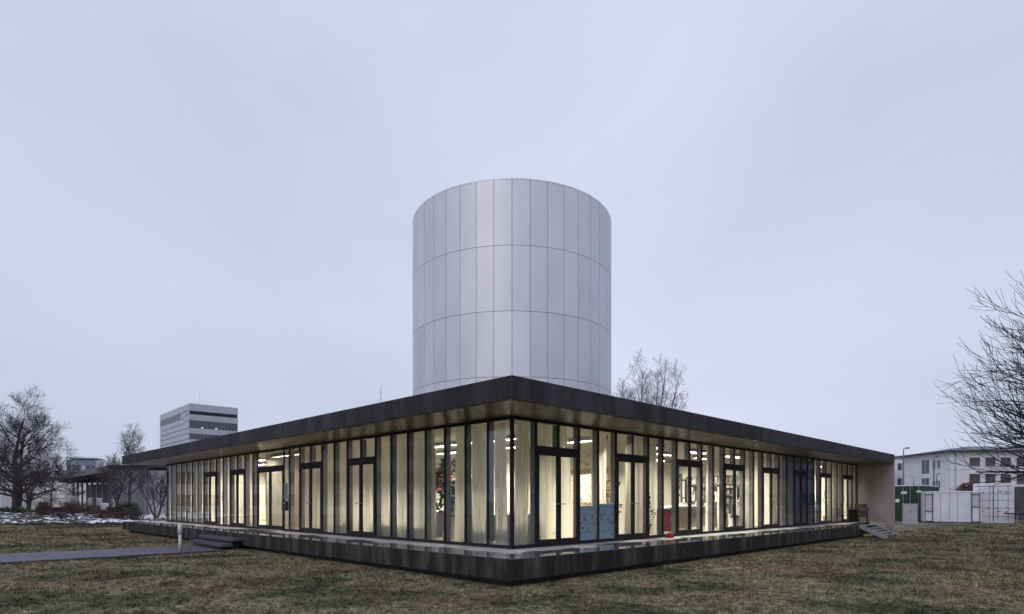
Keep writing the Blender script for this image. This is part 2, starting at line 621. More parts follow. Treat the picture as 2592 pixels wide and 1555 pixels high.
# roof: deck, edge panels (fascia) and soffit panels
box(0.12, XE - 0.12, 0.12, YE - 0.12, Z_SOF + 0.03, Z_TOP - 0.05).build('roof_deck', M['black'], pav)
cuts_y = [0.0, 5.02, 10.0, 15.0, 20.0, 25.0, YE]
for a, b in zip(cuts_y[:-1], cuts_y[1:]):
    box(0, 0.12, a + (0.004 if a else 0), b - 0.004, Z_SOF, Z_TOP).build('fascia_panel', M['fascia'], pav)
cuts_x = [0.121, 5.8, 11.6, 17.4, 23.2, XE]
for a, b in zip(cuts_x[:-1], cuts_x[1:]):
    box(a + 0.004, b - 0.004, 0, 0.12, Z_SOF, Z_TOP).build('fascia_panel', M['fascia'], pav)
for a in cuts_y[1:-1]:
    box(0.006, 0.10, a - 0.0035, a + 0.0035, Z_SOF + 0.002, Z_TOP - 0.002).build('seam', M['fin'], pav)
for a in cuts_x[1:-1]:
    box(a - 0.0035, a + 0.0035, 0.006, 0.10, Z_SOF + 0.002, Z_TOP - 0.002).build('seam', M['fin'], pav)
box(0.121, XE, YE - 0.12, YE, Z_SOF, Z_TOP).build('fascia_panel', M['fascia'], pav)
box(XE - 0.12, XE, 0.121, YE - 0.121, Z_SOF, Z_TOP).build('fascia_panel', M['fascia'], pav)
box(0.02, XE - 0.02, 0.02, 0.10, Z_TOP, Z_TOP + 0.012).build('roof_flashing', M['frame'], pav)
box(0.02, 0.10, 0.105, YE - 0.02, Z_TOP, Z_TOP + 0.012).build('roof_flashing', M['frame'], pav)
SP = 2 * MOD
for i in range(-1, 17):
    a, b = OV + i * SP, OV + (i + 1) * SP
    a, b = max(a, 0.125), min(b, YE - 0.125)
    if b > a:
        box(0.125, OV + 0.05, a + 0.005, b - 0.005, Z_SOF + 0.004, Z_SOF + 0.028).build('soffit_panel', M['soffit'], pav)
    a, b = OV + i * SP, min(OV + (i + 1) * SP, XG)
    if i >= 0 and b > a:
        box(a + 0.055, b + 0.045, 0.125, OV + 0.05, Z_SOF + 0.004, Z_SOF + 0.028).build('soffit_panel', M['soffit'], pav)
box(OV + 0.055, XG, YG, YE - 0.125, Z_SOF + 0.004, Z_SOF + 0.028).build('soffit_panel', M['soffit'], pav)

# end wall at the right, standing free on a foot
ew = box(XG, XE - 0.003, 0.003, OV, Z_SLAB + 0.004, Z_SOF - 0.002).build('end_wall', M['concrete'], pav)
box(XG, XE - 0.003, OV + 0.002, YE - 0.13, Z_SLAB + 0.004, Z_SOF - 0.002).build('side_wall', M['concrete'], pav)
box(XG + 0.002, XE - 0.01, 0.01, 0.34, -0.06, Z_SLAB + 0.003).build('wall_foot', M['concrete'], pav)
# interior shell
box(OV + 0.1, XG, OV + 0.1, YG, Z_SLAB + 0.001, Z_SLAB + 0.02).build('interior_floor', M['linoleum'], pav)
box(OV + 0.07, XG - 0.002, OV + 0.07, YG - 0.002, Z_SOF - 0.02, Z_SOF + 0.02).build('interior_ceiling', M['ceiling'], pav)
box(OV + 5.6, XG, OV + 5.6, OV + 5.75, Z_SLAB + 0.02, Z_SOF - 0.02).build('interior_wall', M['wallpaint'], pav)
box(OV + 5.6, OV + 5.75, OV + 5.752, YG, Z_SLAB + 0.02, Z_SOF - 0.02).build('interior_wall', M['wallpaint'], pav)
box(OV + 0.1, OV + 5.6, YG - 0.16, YG - 0.02, Z_SLAB + 0.02, Z_SOF - 0.02).build('interior_wall', M['wallpaint'], pav)
box(XG - 0.14, XG - 0.01, OV + 0.1, OV + 5.6, Z_SLAB + 0.02, Z_SOF - 0.02).build('interior_wall', M['wallpaint'], pav)


def fbox(side, s0, s1, n0, n1, z0, z1, mb=None):
    """box on a front: s along it from the glass corner, n inwards from the glass line"""
    mb = mb or MB()
    if side == 'L':
        return mb.box(OV + n0, OV + n1, OV + s0, OV + s1, z0, z1)
    return mb.box(OV + s0, OV + s1, OV + n0, OV + n1, z0, z1)


# cross partitions inside
for side, s in (('L', 11.3), ('L', 15.4), ('R', 6.35), ('R', 16.9), ('R', 20.3)):
    fbox(side, s, s + 0.1, 0.75, 5.6, Z_SLAB + 0.02, Z_SOF - 0.02).build('partition_wall', M['wallpaint'], pav)
fbox('L', 11.42, 15.38, 1.7, 1.8, Z_SLAB + 0.02, Z_SOF - 0.02).build('lobby_wall', M['beige'], pav)

DOORS = {'L': [7, 11, 19, 23], 'R': [1, 5, 9, 13, 17, 21, 25, 29]}
Z_SILL, Z_HEAD, Z_T0, Z_T1 = 0.60, 3.56, 2.87, 2.99
FW = 0.022                         # half width of a mullion


def pane(side, s0, s1, z0, z1, parent=pav, n=0.0):
    o = fbox(side, s0, s1, n - 0.007, n + 0.007, z0, z1).build('pane', M['glass'], parent)
    return o


def mullion(side, s, z0, z1, fin=True):
    o = fbox(side, s - FW, s + FW, -0.022, 0.03, z0, z1).build('mullion', M['frame'], pav)
    if fin:
        fbox(side, s - 0.016, s + 0.016, 0.031, 0.185, z0, z1).build('fin', M['fin'], o)
    return o


def door_leaf(side, s0, s1, hinge_left=True):
    st, z0, z1 = 0.066, 0.545, Z_T0 - 0.004
    m = MB()
    fbox(side, s0, s0 + st, -0.028, 0.028, z0, z1, m)
    fbox(side, s1 - st, s1, -0.028, 0.028, z0, z1, m)
    fbox(side, s0 + st, s1 - st, -0.028, 0.028, z0, z0 + 0.15, m)
    fbox(side, s0 + st, s1 - st, -0.028, 0.028, z1 - 0.10, z1, m)
    d = m.build('door', M['frame'], pav)
    pane(side, s0 + st, s1 - st, z0 + 0.15, z1 - 0.10, d)
    hs = s1 - 0.05 if hinge_left else s0 + 0.05
    m = MB()
    fbox(side, hs - 0.012, hs + 0.012, -0.085, -0.04, 1.56, 1.585, m)
    if hinge_left:
        fbox(side, hs - 0.12, hs + 0.012, -0.10, -0.085, 1.558, 1.582, m)
    else:
        fbox(side, hs - 0.012, hs + 0.12, -0.10, -0.085, 1.558, 1.582, m)
    m.build('handle', M['fin'], d)
    return d


for side in 'LR':
    starts = DOORS[side]
    mids = [d + 1 for d in starts]
    first = 0 if side == 'L' else 1
    skip = set(mids) | ({15, 16, 17} if side == 'L' else set())
    # corner post is wider
    for i in range(first, NB + 1):
        if i in skip:
            continue
        s = i * MOD
        if i == 0:
            box(OV - 0.03, OV + 0.045, OV - 0.03, OV + 0.045, Z_SLAB + 0.005, Z_SOF).build('corner_post', M['frame'], pav)
            continue
        mullion(side, min(s, GL - FW), Z_SLAB + 0.005, Z_SOF)
    fbox(side, 0.056, GL, -0.03, 0.03, Z_HEAD, Z_SOF - 0.001).build('head_rail', M['frame'], pav)
    a = 0.0
    for d in starts + ([14] if side == 'L' else []):
        pass
    i = 0
    while i < NB:
        s0, s1 = i * MOD, (i + 1) * MOD
        if i in starts:
            e = s0 + 2 * MOD
            mid = s0 + MOD
            fbox(side, s0 + FW, e - FW, -0.03, 0.03, Z_T0, Z_T1).build('transom', M['frame'], pav)
            fbox(side, s0 + FW, e - FW, -0.05, 0.05, Z_SLAB + 0.005, 0.54).build('threshold', M['frame'], pav)
            mullion(side, mid, Z_T1, Z_HEAD)
            pane(side, s0 + FW, mid - FW, Z_T1, Z_HEAD)
            pane(side, mid + FW, e - FW, Z_T1, Z_HEAD)
            door_leaf(side, s0 + FW + 0.004, mid - 0.003, True)
            door_leaf(side, mid + 0.003, e - FW - 0.004, False)
            i += 2
            continue
        if side == 'L' and i == 14:
            # main entrance: narrow sidelights and a wide double door
            a0, a1, b0, b1 = 14 * MOD, 12.08, 14.48, 18 * MOD
            for s in (a1, b0):
                mullion(side, s, Z_SLAB + 0.005, Z_HEAD, fin=False)
            pane(side, a0 + FW, a1 - FW, Z_SILL, Z_HEAD)
            pane(side, b0 + FW, b1 - FW, Z_SILL, Z_HEAD)
            fbox(side, a0 + FW, a1 - FW, -0.03, 0.03, Z_SLAB + 0.005, Z_SILL).build('sill_rail', M['frame'], pav)
            fbox(side, b0 + FW, b1 - FW, -0.03, 0.03, Z_SLAB + 0.005, Z_SILL).build('sill_rail', M['frame'], pav)
            fbox(side, a1 + FW, b0 - FW, -0.03, 0.03, Z_T0, Z_T1).build('transom', M['frame'], pav)
            pane(side, a1 + FW, b0 - FW, Z_T1, Z_HEAD)
            mid = (a1 + b0) / 2
            door_leaf(side, a1 + FW + 0.004, mid - 0.003, True)
            door_leaf(side, mid + 0.003, b0 - FW - 0.004, False)
            i += 4
            continue
        e = min(s1, GL - FW)
        fbox(side, s0 + FW, s1 - FW, -0.03, 0.03, Z_SLAB + 0.005, Z_SILL).build('sill_rail', M['frame'], pav)
        pane(side, s0 + (FW if i else 0.056), e - FW, Z_SILL, Z_HEAD)
        i += 1

# entrance steps
for k, (u1, u0, z) in enumerate(((-0.36, 0.0, 0.345), (-0.72, -0.36, 0.172))):
    box(u1, u0 - 0.004, 13.2, 16.6, z - 0.09, z).build('step', M['paving'], pav)
    box(u1 + 0.05, u0 - 0.01, 13.5, 16.3, -0.08, z - 0.091).build('step_base', M['black'], pav)
tag(box(-0.5, 0.5, -1.35, 1.35, 0, 0.012).build('door_mat', pmat('dark_mat', (0.03, 0.03, 0.035), None, 30, 0.9), None, False, W(OV - 0.75, 15.0, Z_SLAB + 0.001), R(45)),
    'dark flat doormat in front of the main double entrance door', 'doormat')

# ------------------------------------------------------------------ silver tower on the roof
TC = Vector(W(15.0, 15.0, 0.0))
tower = thing('round_tower', 'big round silver clad tower rising behind the pavilion roof', 'tower', (0, 0, 0))
tower.location = (TC.x, TC.y, 0)
TR, TN = 5.33, 40
Z_TT = hgt(451.0, TC.y - TR)
PH = 3.0
dth = 2 * math.pi / TN


def ring_panel():
    m = MB()
    g = 0.010 / TR
    a0, a1, seg = g, dth - g, 4
    for i in range(seg):
        t0, t1 = a0 + (a1 - a0) * i / seg, a0 + (a1 - a0) * (i + 1) / seg
        for (r0, r1, z0, z1) in ((TR, TR, 0.010, PH - 0.010), (TR, TR - 0.05, PH - 0.010, PH - 0.010), (TR - 0.05, TR, 0.010, 0.010)):
            m.face((r0 * math.cos(t0), r0 * math.sin(t0), z0), (r0 * math.cos(t1), r0 * math.sin(t1), z0),
                   (r1 * math.cos(t1), r1 * math.sin(t1), z1), (r1 * math.cos(t0), r1 * math.sin(t0), z1))
    for t, s in ((a0, 1), (a1, -1)):
        c, q = math.cos(t), math.sin(t)
        p = [(TR * c, TR * q, 0.007), (TR * c, TR * q, PH - 0.007), ((TR - 0.05) * c, (TR - 0.05) * q, PH - 0.007), ((TR - 0.05) * c, (TR - 0.05) * q, 0.007)]
        m.face(*(p if s > 0 else p[::-1]))
    me = m.mesh('panel', M['panel'])
    bm = bmesh.new()
    bm.from_mesh(me)
    bmesh.ops.remove_doubles(bm, verts=bm.verts, dist=1e-5)
    for f in bm.faces:
        f.smooth = True
    bm.to_mesh(me)
    bm.free()
    me.set_sharp_from_angle(angle=R(40))
    return me


pm = ring_panel()
for j in range(5):
    z0 = Z_TT - 0.06 - (j + 1) * PH
    for i in range(TN):
        if z0 < 3.0 and z0 + PH < 4.0:
            continue
        link('panel', pm, tower, (0, 0, z0), i * dth - math.pi / 2)
circ = [(math.cos(2 * math.pi * k / 80), math.sin(2 * math.pi * k / 80)) for k in range(80)]
MB().prism([((TR - 0.051) * c, (TR - 0.051) * s) for c, s in circ], 4.0, Z_TT - 0.08).build('core', M['tower_joint'], tower, True)
bpy.data.objects['core'].data.set_sharp_from_angle(angle=R(40))
o = MB().prism([((TR + 0.003) * c, (TR + 0.003) * s) for c, s in circ], Z_TT - 0.06, Z_TT).build('coping', M['panel'], tower, True)
o.data.set_sharp_from_angle(angle=R(40))

# ------------------------------------------------------------------ inside the pavilion
def F2W(side, s, n, z=0.0):
    return W(OV + n, OV + s, z) if side == 'L' else W(OV + s, OV + n, z)


# things set along a front get a frame with +x along the front (away from the corner) and +y inwards
def rot(side):
    return R(135) if side == 'L' else R(45)


def flip(side, mb):
    """mirror y for the left front, whose frame is turned the other way"""
    if side == 'L':
        mb.v = [(x, -y, z) for x, y, z in mb.v]
        mb.f = [f[::-1] for f in mb.f]
    return mb


ORD = ['first', 'second', 'third', 'fourth', 'fifth', 'sixth', 'seventh', 'eighth', 'ninth', 'tenth', 'eleventh', 'twelfth', 'thirteenth', 'fourteenth',
       'fifteenth', 'sixteenth', 'seventeenth', 'eighteenth', 'nineteenth', 'twentieth']


def curtain(side, s0, s1, n=0.5, waves=None, b0=None, b1=None, mat='curtain', amp=0.062):
    """hanging cloth from s0 to s1 at the rail, from b0 to b1 at the hem"""
    b0 = s0 if b0 is None else b0
    b1 = s1 if b1 is None else b1
    w = s1 - s0
    waves = waves or max(3, round(w / 0.17))
    nu, nv = waves * 8, 14
    ph = rnd.random() * 6
    v, f = [], []
    for j in range(nv + 1):
        t = j / nv
        z = Z_SOF - 0.05 - t * (Z_SOF - 0.05 - Z_SLAB - 0.05)
        e = t ** 0.8
        a0, a1 = s0 + (b0 - s0) * e, s1 + (b1 - s1) * e
        for i in range(nu + 1):
            q = i / nu
            sag = 0.012 * math.sin(7 * q + 3 * t + ph)
            A = amp * (0.75 + 0.5 * t) * (0.7 + 0.3 * math.sin(q * 9 + ph))
            v.append((a0 + (a1 - a0) * q + sag * 0.5 - s0, A * math.sin(2 * math.pi * waves * q + 0.7 * math.sin(2.2 * t + ph + q * 4)) + sag, z))
    for j in range(nv):
        for i in range(nu):
            k = j * (nu + 1) + i
            f.append((k, k + 1, k + nu + 2, k + nu + 1))
    m = MB()
    m.v, m.f = v, f
    p = F2W(side, s0, n)
    o = flip(side, m).build('curtain', M[mat], None, True, p, rot(side))
    return o


CUR_N = 0.30                        # the curtain rail hangs this far behind the glass


def behind(q):
    """point of the rail that stands behind point q of the glass for someone on the lawn before the corner"""
    t = K * q / (PAV.y + K * (2 * OV + q))
    return min(q + CUR_N * (1 + t) / (1 - t), GL - 0.22)


CUR = {
    # start and end at the rail, start and end at the hem
    'L': [(0.24, 0.60, 0.20, 0.52), (0.84, 1.43, 0.86, 1.41), (1.62, 2.04, 1.64, 2.10), (2.94, 3.12, 2.90, 3.14), (3.26, 4.12, None, None), (4.20, 4.95, None, None),
          (5.02, 5.80, None, None), (5.88, 6.62, None, None), (6.70, 7.42, None, None), (7.50, 8.26, None, None), (8.36, 9.04, None, None), (9.14, 9.78, 9.20, 9.70), (10.02, 10.50, None, None),
          (14.98, 15.66, None, None), (15.85, 17.2, None, None), (17.35, 18.15, None, None), (18.75, 19.9, None, 19.8), (20.1, 21.9, None, None), (22.05, 23.6, None, None), (23.75, 25.1, None, None)],
    'R': [(0.16, 0.57, 0.06, 0.55), (0.86, 1.45, None, None), (1.66, 1.94, 1.68, 2.26), (3.0, 3.27, 3.02, 3.22), (3.34, 3.70, None, 3.62), (4.58, 4.86, None, None), (5.0, 5.66, None, None),
          (5.85, 6.22, None, None), (9.44, 9.92, None, None), (12.5, 13.25, None, None), (15.0, 15.7, None, None), (15.9, 16.55, None, None),
          (19.92, 20.72, None, None), (22.6, 23.25, None, None), (23.4, 23.8, None, None), (25.0, 26.2, None, None)],
}
for side in 'LR':
    for k, q in enumerate(CUR[side]):
        a, b, c, d = [None if v is None else behind(v) for v in q]
        o = curtain(side, a, b, CUR_N, None, c, d)
        tag(o, f"cream curtain hanging behind the {'left' if side == 'L' else 'right'} glass front, {ORD[k]} curtain from the glass corner", 'curtain', 'cream curtains')
for k, (a, b) in enumerate(((16.75, 17.35), (17.5, 18.2), (18.4, 19.75))):
    o = curtain('R', behind(a), behind(b), CUR_N, None, None, None, 'curtain_blue')
    tag(o, f"dark blue curtain behind the right glass front, {ORD[k]} of three from the corner", 'curtain', 'dark blue curtains')

# ceiling strip lights
M['column_dark'] = pmat('grey_housing', (0.40, 0.39, 0.37), None, 4, 0.6)
lm_h = MB().box(-0.75, 0.75, -0.11, 0.11, -0.012, 0)
for q in (-1, 1):
    lm_h.box(-0.75, 0.75, q * 0.11 - 0.006, q * 0.11 + 0.006, -0.135, -0.0125)
    lm_h.box(q * 0.744 - 0.006, q * 0.744 + 0.006, -0.103, 0.103, -0.135, -0.0125)
lm_h = lm_h.mesh('housing', M['column_dark'])
lm_t = box(-0.72, 0.72, -0.07, 0.07, -0.03, -0.014).mesh('tube', M['lamp'])
lm_t2 = box(-0.72, 0.72, -0.07, 0.07, -0.03, -0.014).mesh('tube', M['lamp_lobby'])
for side in 'LR':
    for n in (1.3, 2.7, 4.7):
        for k in range(8):
            s = 1.5 + k * 3.25
            if side == 'L' and s < 2 and n < 4:
                continue
            if n < 2 and s < (9 if side == 'L' else 7):
                continue
            if side == 'R' and s < 6 and n > 2:
                continue
            if side == 'L' and 11 < s < 15.4:
                continue
            if side == 'R' and 16.9 < s < 20.2:
                continue
            o = thing('ceiling_light', 'extra white strip light under the pavilion ceiling, added to brighten the left curtains', 'ceiling light', F2W(side, s, n, Z_SOF - 0.021), rot(side), 'ceiling strip lights')
            link('housing', lm_h, o)
            link('tube', lm_t, o)


for side, s in (('L', 3.1), ('L', 6.4), ('L', 8.0), ('L', 9.6)):  # extra strips between the regular ones, added to brighten the left curtains
    o = thing('ceiling_light', 'extra white strip light under the pavilion ceiling, added to brighten the left curtains', 'ceiling light', F2W(side, s, 2.7, Z_SOF - 0.021), rot(side), 'ceiling strip lights')
    link('housing', lm_h, o)
    link('tube', lm_t, o)
for s in (12.5, 14.3):
    o = thing('ceiling_light', 'white strip light above the beige lobby behind the entrance doors', 'ceiling light', F2W('L', s, 0.9, Z_SOF - 0.021), rot('L'), 'lobby strip lights')
    link('housing', lm_h, o)
    link('tube', lm_t2, o)


def furniture(name, label, cat, side, s, n, turn=0.0, group=None):
    p = F2W(side, s, n, Z_SLAB + 0.021)
    return thing(name, label, cat, p, (R(135) - R(90) if side == 'L' else R(45)) + turn, group)
    # frame: side L: +x inwards, +y along; side R: +x along, +y inwards


def desk(side, s0, s1, n, k):
    w = s1 - s0
    o = furniture('desk', f"low grey desk standing behind the {'left' if side == 'L' else 'right'} glass, {ORD[k]} from the corner", 'desk', side, (s0 + s1) / 2, n, 0, 'desks behind the curtains')
    h = 0.76

    def bx(a0, a1, c0, c1, z0, z1):
        return box(c0, c1, a0, a1, z0, z1) if side == 'L' else box(a0, a1, c0, c1, z0, z1)
    bx(-w / 2, w / 2, 0, 0.75, h - 0.03, h).build('table_top', M['desk'], o)
    bx(-w / 2 + 0.03, w / 2 - 0.03, 0.03, 0.05, 0.06, h - 0.031).build('modesty_panel', M['desk'], o)
    for q in (-1, 1):
        c = q * (w / 2 - 0.03)
        bx(c - 0.015, c + 0.015, 0.055, 0.72, 0, h - 0.031).build('side_panel', M['desk'], o)


for k, (a, b) in enumerate(((0.75, 2.35), (3.45, 5.0), (5.1, 6.7), (7.6, 9.1))):
    desk('L', a, b, 0.66, k)
for k, (a, b) in enumerate(((0.75, 1.6), (4.2, 4.9))):
    desk('R', a, b, 0.66, k)


def plant(label, side, s, n, h, r, nleaf, mat='leaf', leaf=0.11, base=0.35, name='potted_plant', pot=True, seed=1):
    g = random.Random(seed)
    o = furniture(name, label, 'plant', side, s, n)
    if pot:
        prof = [(0.0, 0.0), (0.13, 0.0), (0.17, 0.30), (0.185, 0.30), (0.185, 0.34), (0.15, 0.34), (0.14, 0.30)]
        m = MB()
        nn = 14
        for (ra, za), (rb, zb) in zip(prof[:-1], prof[1:]):
            for i in range(nn):
                t0, t1 = 2 * math.pi * i / nn, 2 * math.pi * (i + 1) / nn
                m.face((ra * math.cos(t0), ra * math.sin(t0), za), (ra * math.cos(t1), ra * math.sin(t1), za),
                       (rb * math.cos(t1), rb * math.sin(t1), zb), (rb * math.cos(t0), rb * math.sin(t0), zb))
        m.build('pot', M['pot'], o)
    st = MB()
    lf = MB()
    for k in range(5):
        a = g.random() * 6.28
        pts = [(0.03 * math.cos(a), 0.03 * math.sin(a), 0.25)]
        for j in range(1, 6):
            t = j / 5
            pts.append((r * 0.6 * t * math.cos(a + 0.4 * t), r * 0.6 * t * math.sin(a + 0.4 * t), 0.25 + (h - 0.3) * t * g.uniform(0.9, 1.0)))
        st.tube(pts, [0.014 - 0.002 * j for j in range(6)], 5)
    st.build('stem', M['bark'], o)
    for k in range(nleaf):
        z = base + (h - base) * g.random() ** 0.8
        rr = r * (0.25 + 0.75 * math.sqrt(g.random())) * (0.75 + 0.35 * math.sin(z * 7 + seed))
        a = g.random() * 6.28
        c = Vector((rr * math.cos(a), rr * math.sin(a), z))
        d = Vector((math.cos(a + g.uniform(-0.9, 0.9)), math.sin(a + g.uniform(-0.9, 0.9)), g.uniform(-0.9, 0.5))).normalized()
        q = d.cross(Vector((g.uniform(-1, 1), g.uniform(-1, 1), g.uniform(0.2, 1)))).normalized()
        ll = leaf * g.uniform(0.7, 1.3)
        up = d.cross(q) * (ll * 0.12)
        lf.face(c, c + d * ll * 0.5 + q * ll * 0.24 + up, c + d * ll, c + d * ll * 0.5 - q * ll * 0.24 + up)
    lf.build('foliage', M[mat], o)
    return o


plant('tall dark leafy potted plant in the curtain gap left of the glass corner', 'L', 3.75, 1.2, 2.3, 0.55, 620, seed=2, leaf=0.17, base=0.55)
plant('yellow green plant behind the far left glass bay', 'L', 19.0, 0.55, 1.75, 0.32, 220, 'leaf_light', seed=5)
plant('dark bushy plant behind the second glass door right of the corner', 'R', 5.05, 0.85, 1.75, 0.30, 260, 'leaf_light', seed=8)
plant('dark round houseplant low behind the bay after the second right door', 'R', 6.2, 0.36, 1.35, 0.26, 220, 'leaf', seed=9, leaf=0.10)
plant('slim climbing plant in the far right door bay, nearer of two', 'R', 24.6, 0.5, 1.8, 0.18, 240, 'leaf', seed=11, leaf=0.09, base=0.2)
plant('slim climbing plant in the far right door bay, farther of two', 'R', 25.45, 0.5, 1.6, 0.18, 220, 'leaf', seed=12, leaf=0.09, base=0.2)
plant('thin leafy plant behind the narrow bay before the last right door', 'R', 22.9, 0.40, 1.7, 0.13, 160, 'leaf', seed=13, leaf=0.08, base=0.1)

M['card'] = pmat('cardboard', (0.36, 0.25, 0.15), (0.30, 0.21, 0.13), 5, 0.8)


def bookshelf(label, side, s, n, w, h, rows, along):
    o = furniture('bookshelf', label, 'bookshelf', side, s, n)
    d = 0.3

    def bx(a0, a1, c0, c1, z0, z1, m=None):
        m = m or MB()
        return m.box(c0, c1, a0, a1, z0, z1) if along == 'y' else m.box(a0, a1, c0, c1, z0, z1)
    for q in (-w / 2, w / 2 - 0.02):
        bx(q, q + 0.02, 0, d, 0, h).build('side_panel', M['white'], o)
    bx(-w / 2 + 0.02, w / 2 - 0.02, d - 0.01, d, 0, h).build('back_panel', M['white'], o)
    g = random.Random(int(s * 10))
    cols = ['card', 'black', 'paper', 'white', 'wood', 'desk', 'bark', 'paper']
    for r in range(rows + 1):
        z = r * (h - 0.02) / rows
        bx(-w / 2 + 0.021, w / 2 - 0.021, 0, d - 0.011, z, z + 0.02).build('shelf', M['white'], o)
        if r == rows:
            break
        x = -w / 2 + 0.03
        while x < w / 2 - 0.12:
            bw = g.uniform(0.03, 0.09)
            if g.random() < 0.85:
                bx(x, x + bw, 0.03, 0.22, z + 0.021, z + g.uniform(0.55, 0.9) * h / rows).build('book', M[g.choice(cols)], o)
            x += bw + 0.004
    return o


bookshelf('white bookshelf full of books behind the tall dark plant', 'L', 4.35, 2.0, 1.3, 1.6, 5, 'y')
bookshelf('white shelf rack of boxes behind the fifth right glass door', 'R', 14.7, 1.6, 1.2, 1.7, 5, 'x')
bookshelf('white shelf rack behind the third right glass door', 'R', 8.9, 3.2, 1.6, 2.1, 6, 'x')
bookshelf('wide parts shelf on the workshop partition, deep behind the fourth right door', 'R', 16.5, 3.2, 3.0, 2.3, 6, 'y')


def poster(label, side, s, n, z, w, h, mat, along):
    p = F2W(side, s, n, z)
    m = box(-0.012, 0, -w / 2, w / 2, 0, h) if along == 'y' else box(-w / 2, w / 2, -0.012, 0, 0, h)
    return tag(m.build('poster', M[mat], None, False, p, R(45)), label, 'poster', 'sheets pinned up inside the pavilion')


poster('rust coloured poster on the inner wall above the bookshelf', 'L', 9.6, 5.59, 2.1, 1.3, 0.9, 'orange', 'y')
poster('large tan pinboard on the partition behind the drawing boards', 'R', 6.348, 2.75, 1.2, 1.9, 1.55, 'beige', 'y')
poster('dark photo print pinned above the tan pinboard', 'R', 6.348, 2.6, 2.8, 0.8, 0.55, 'paper', 'y')
for k, (n_, z_, w_, h_) in enumerate(((2.1, 2.1, 0.5, 0.5), (2.75, 2.2, 0.42, 0.4), (2.2, 1.4, 0.62, 0.55), (2.95, 1.35, 0.6, 0.7), (3.4, 2.0, 0.4, 0.55))):
    poster(f'white printed sheet pinned on the tan pinboard, {ORD[k]} from the glass', 'R', 6.334, n_, z_, w_, h_, 'paper', 'y')

# drawing boards leaning on the glass: white paper, blue daylight put into its colour
m, t, b = new_mat('daylight_blue_sheet')
b.inputs['Roughness'].default_value = 0.5
tcn = t.nodes.new('ShaderNodeTexCoord')
mpn = t.nodes.new('ShaderNodeMapping')
mpn.inputs['Scale'].default_value = (9, 9, 4)
bt = t.nodes.new('ShaderNodeTexBrick')
bt.inputs['Color1'].default_value = (0.44, 0.58, 0.72, 1)
bt.inputs['Color2'].default_value = (0.37, 0.51, 0.66, 1)
bt.inputs['Mortar'].default_value = (0.08, 0.13, 0.24, 1)
bt.inputs['Mortar Size'].default_value = 0.012
bt.inputs['Scale'].default_value = 0.55
bt.inputs['Brick Width'].default_value = 0.9
bt.inputs['Row Height'].default_value = 0.5
rotn = t.nodes.new('ShaderNodeMapping')
rotn.inputs['Rotation'].default_value = (R(90), 0, 0)
t.links.new(tcn.outputs['Object'], mpn.inputs['Vector'])
t.links.new(mpn.outputs['Vector'], rotn.inputs['Vector'])
t.links.new(rotn.outputs['Vector'], bt.inputs['Vector'])
t.links.new(bt.outputs['Color'], b.inputs['Base Color'])
M['drawing'] = m
for s, w, h, lab in ((2.92, 0.70, 0.92, 'white paper drawing board, coloured blue for daylight, leaning inside the glass, beside the first right door'),
                     (3.76, 0.72, 1.0, 'white paper drawing board, coloured blue for daylight, leaning inside the glass, beside the second right door')):
    o = tag(box(-w / 2, w / 2, 0, 0.015, 0, h).build('drawing_board', M['drawing'], None, False, F2W('R', s, 0.07, Z_SLAB + 0.06), R(45)), lab, 'drawing board')
    g = random.Random(int(s * 7))
    for k in range(7):
        x, z = g.uniform(-w / 2 + 0.06, w / 2 - 0.1), g.uniform(0.1, h - 0.15)
        box(x, x + g.uniform(0.02, 0.05), -0.004, -0.001, z, z + g.uniform(0.03, 0.12)).build('dark_print', M['joint'], o)


# workshop things behind the right front
def cabinet_red():
    o = furniture('tool_cabinet', 'red tool cabinet behind the third right glass door', 'cabinet', 'R', 7.95, 0.9)
    box(-0.75, 0.75, 0.02, 0.6, 0.06, 0.78).build('body', M['black'], o)
    for k in range(3):
        x = -0.74 + k * 0.495
        d = box(x, x + 0.485, 0, 0.019, 0.07, 0.76).build('door', M['red'], o)
        box(x + 0.42, x + 0.44, -0.03, -0.001, 0.4, 0.55).build('handle', M['steel'], d)
    box(-0.78, 0.78, -0.02, 0.62, 0.781, 0.82).build('top', M['black'], o)


cabinet_red()


def workbench(label, s, n, w, front):
    o = furniture('workbench', label, 'workbench', 'R', s, n)
    box(-w / 2, w / 2, 0, 0.8, 0.86, 0.92).build('worktop', M['white'], o)
    box(-w / 2 + 0.05, w / 2 - 0.05, 0.05, 0.07, 0.1, 0.859).build('front_panel', M[front], o)
    for x in (-w / 2 + 0.04, w / 2 - 0.10):
        for y in (0.08, 0.72):
            box(x, x + 0.05, y, y + 0.05, 0, 0.859).build('leg', M['steel'], o)


workbench('white topped workbench with olive front behind the narrow bay', 9.9, 1.2, 1.5, 'beige')
workbench('white topped workbench behind the fourth right glass door', 11.7, 1.5, 1.6, 'desk')
workbench('white bench with dark front behind the bay before the third right door', 6.9, 1.3, 0.9, 'black')
workbench('white desk far along the right front behind the seventh door', 21.6, 0.9, 1.2, 'white')

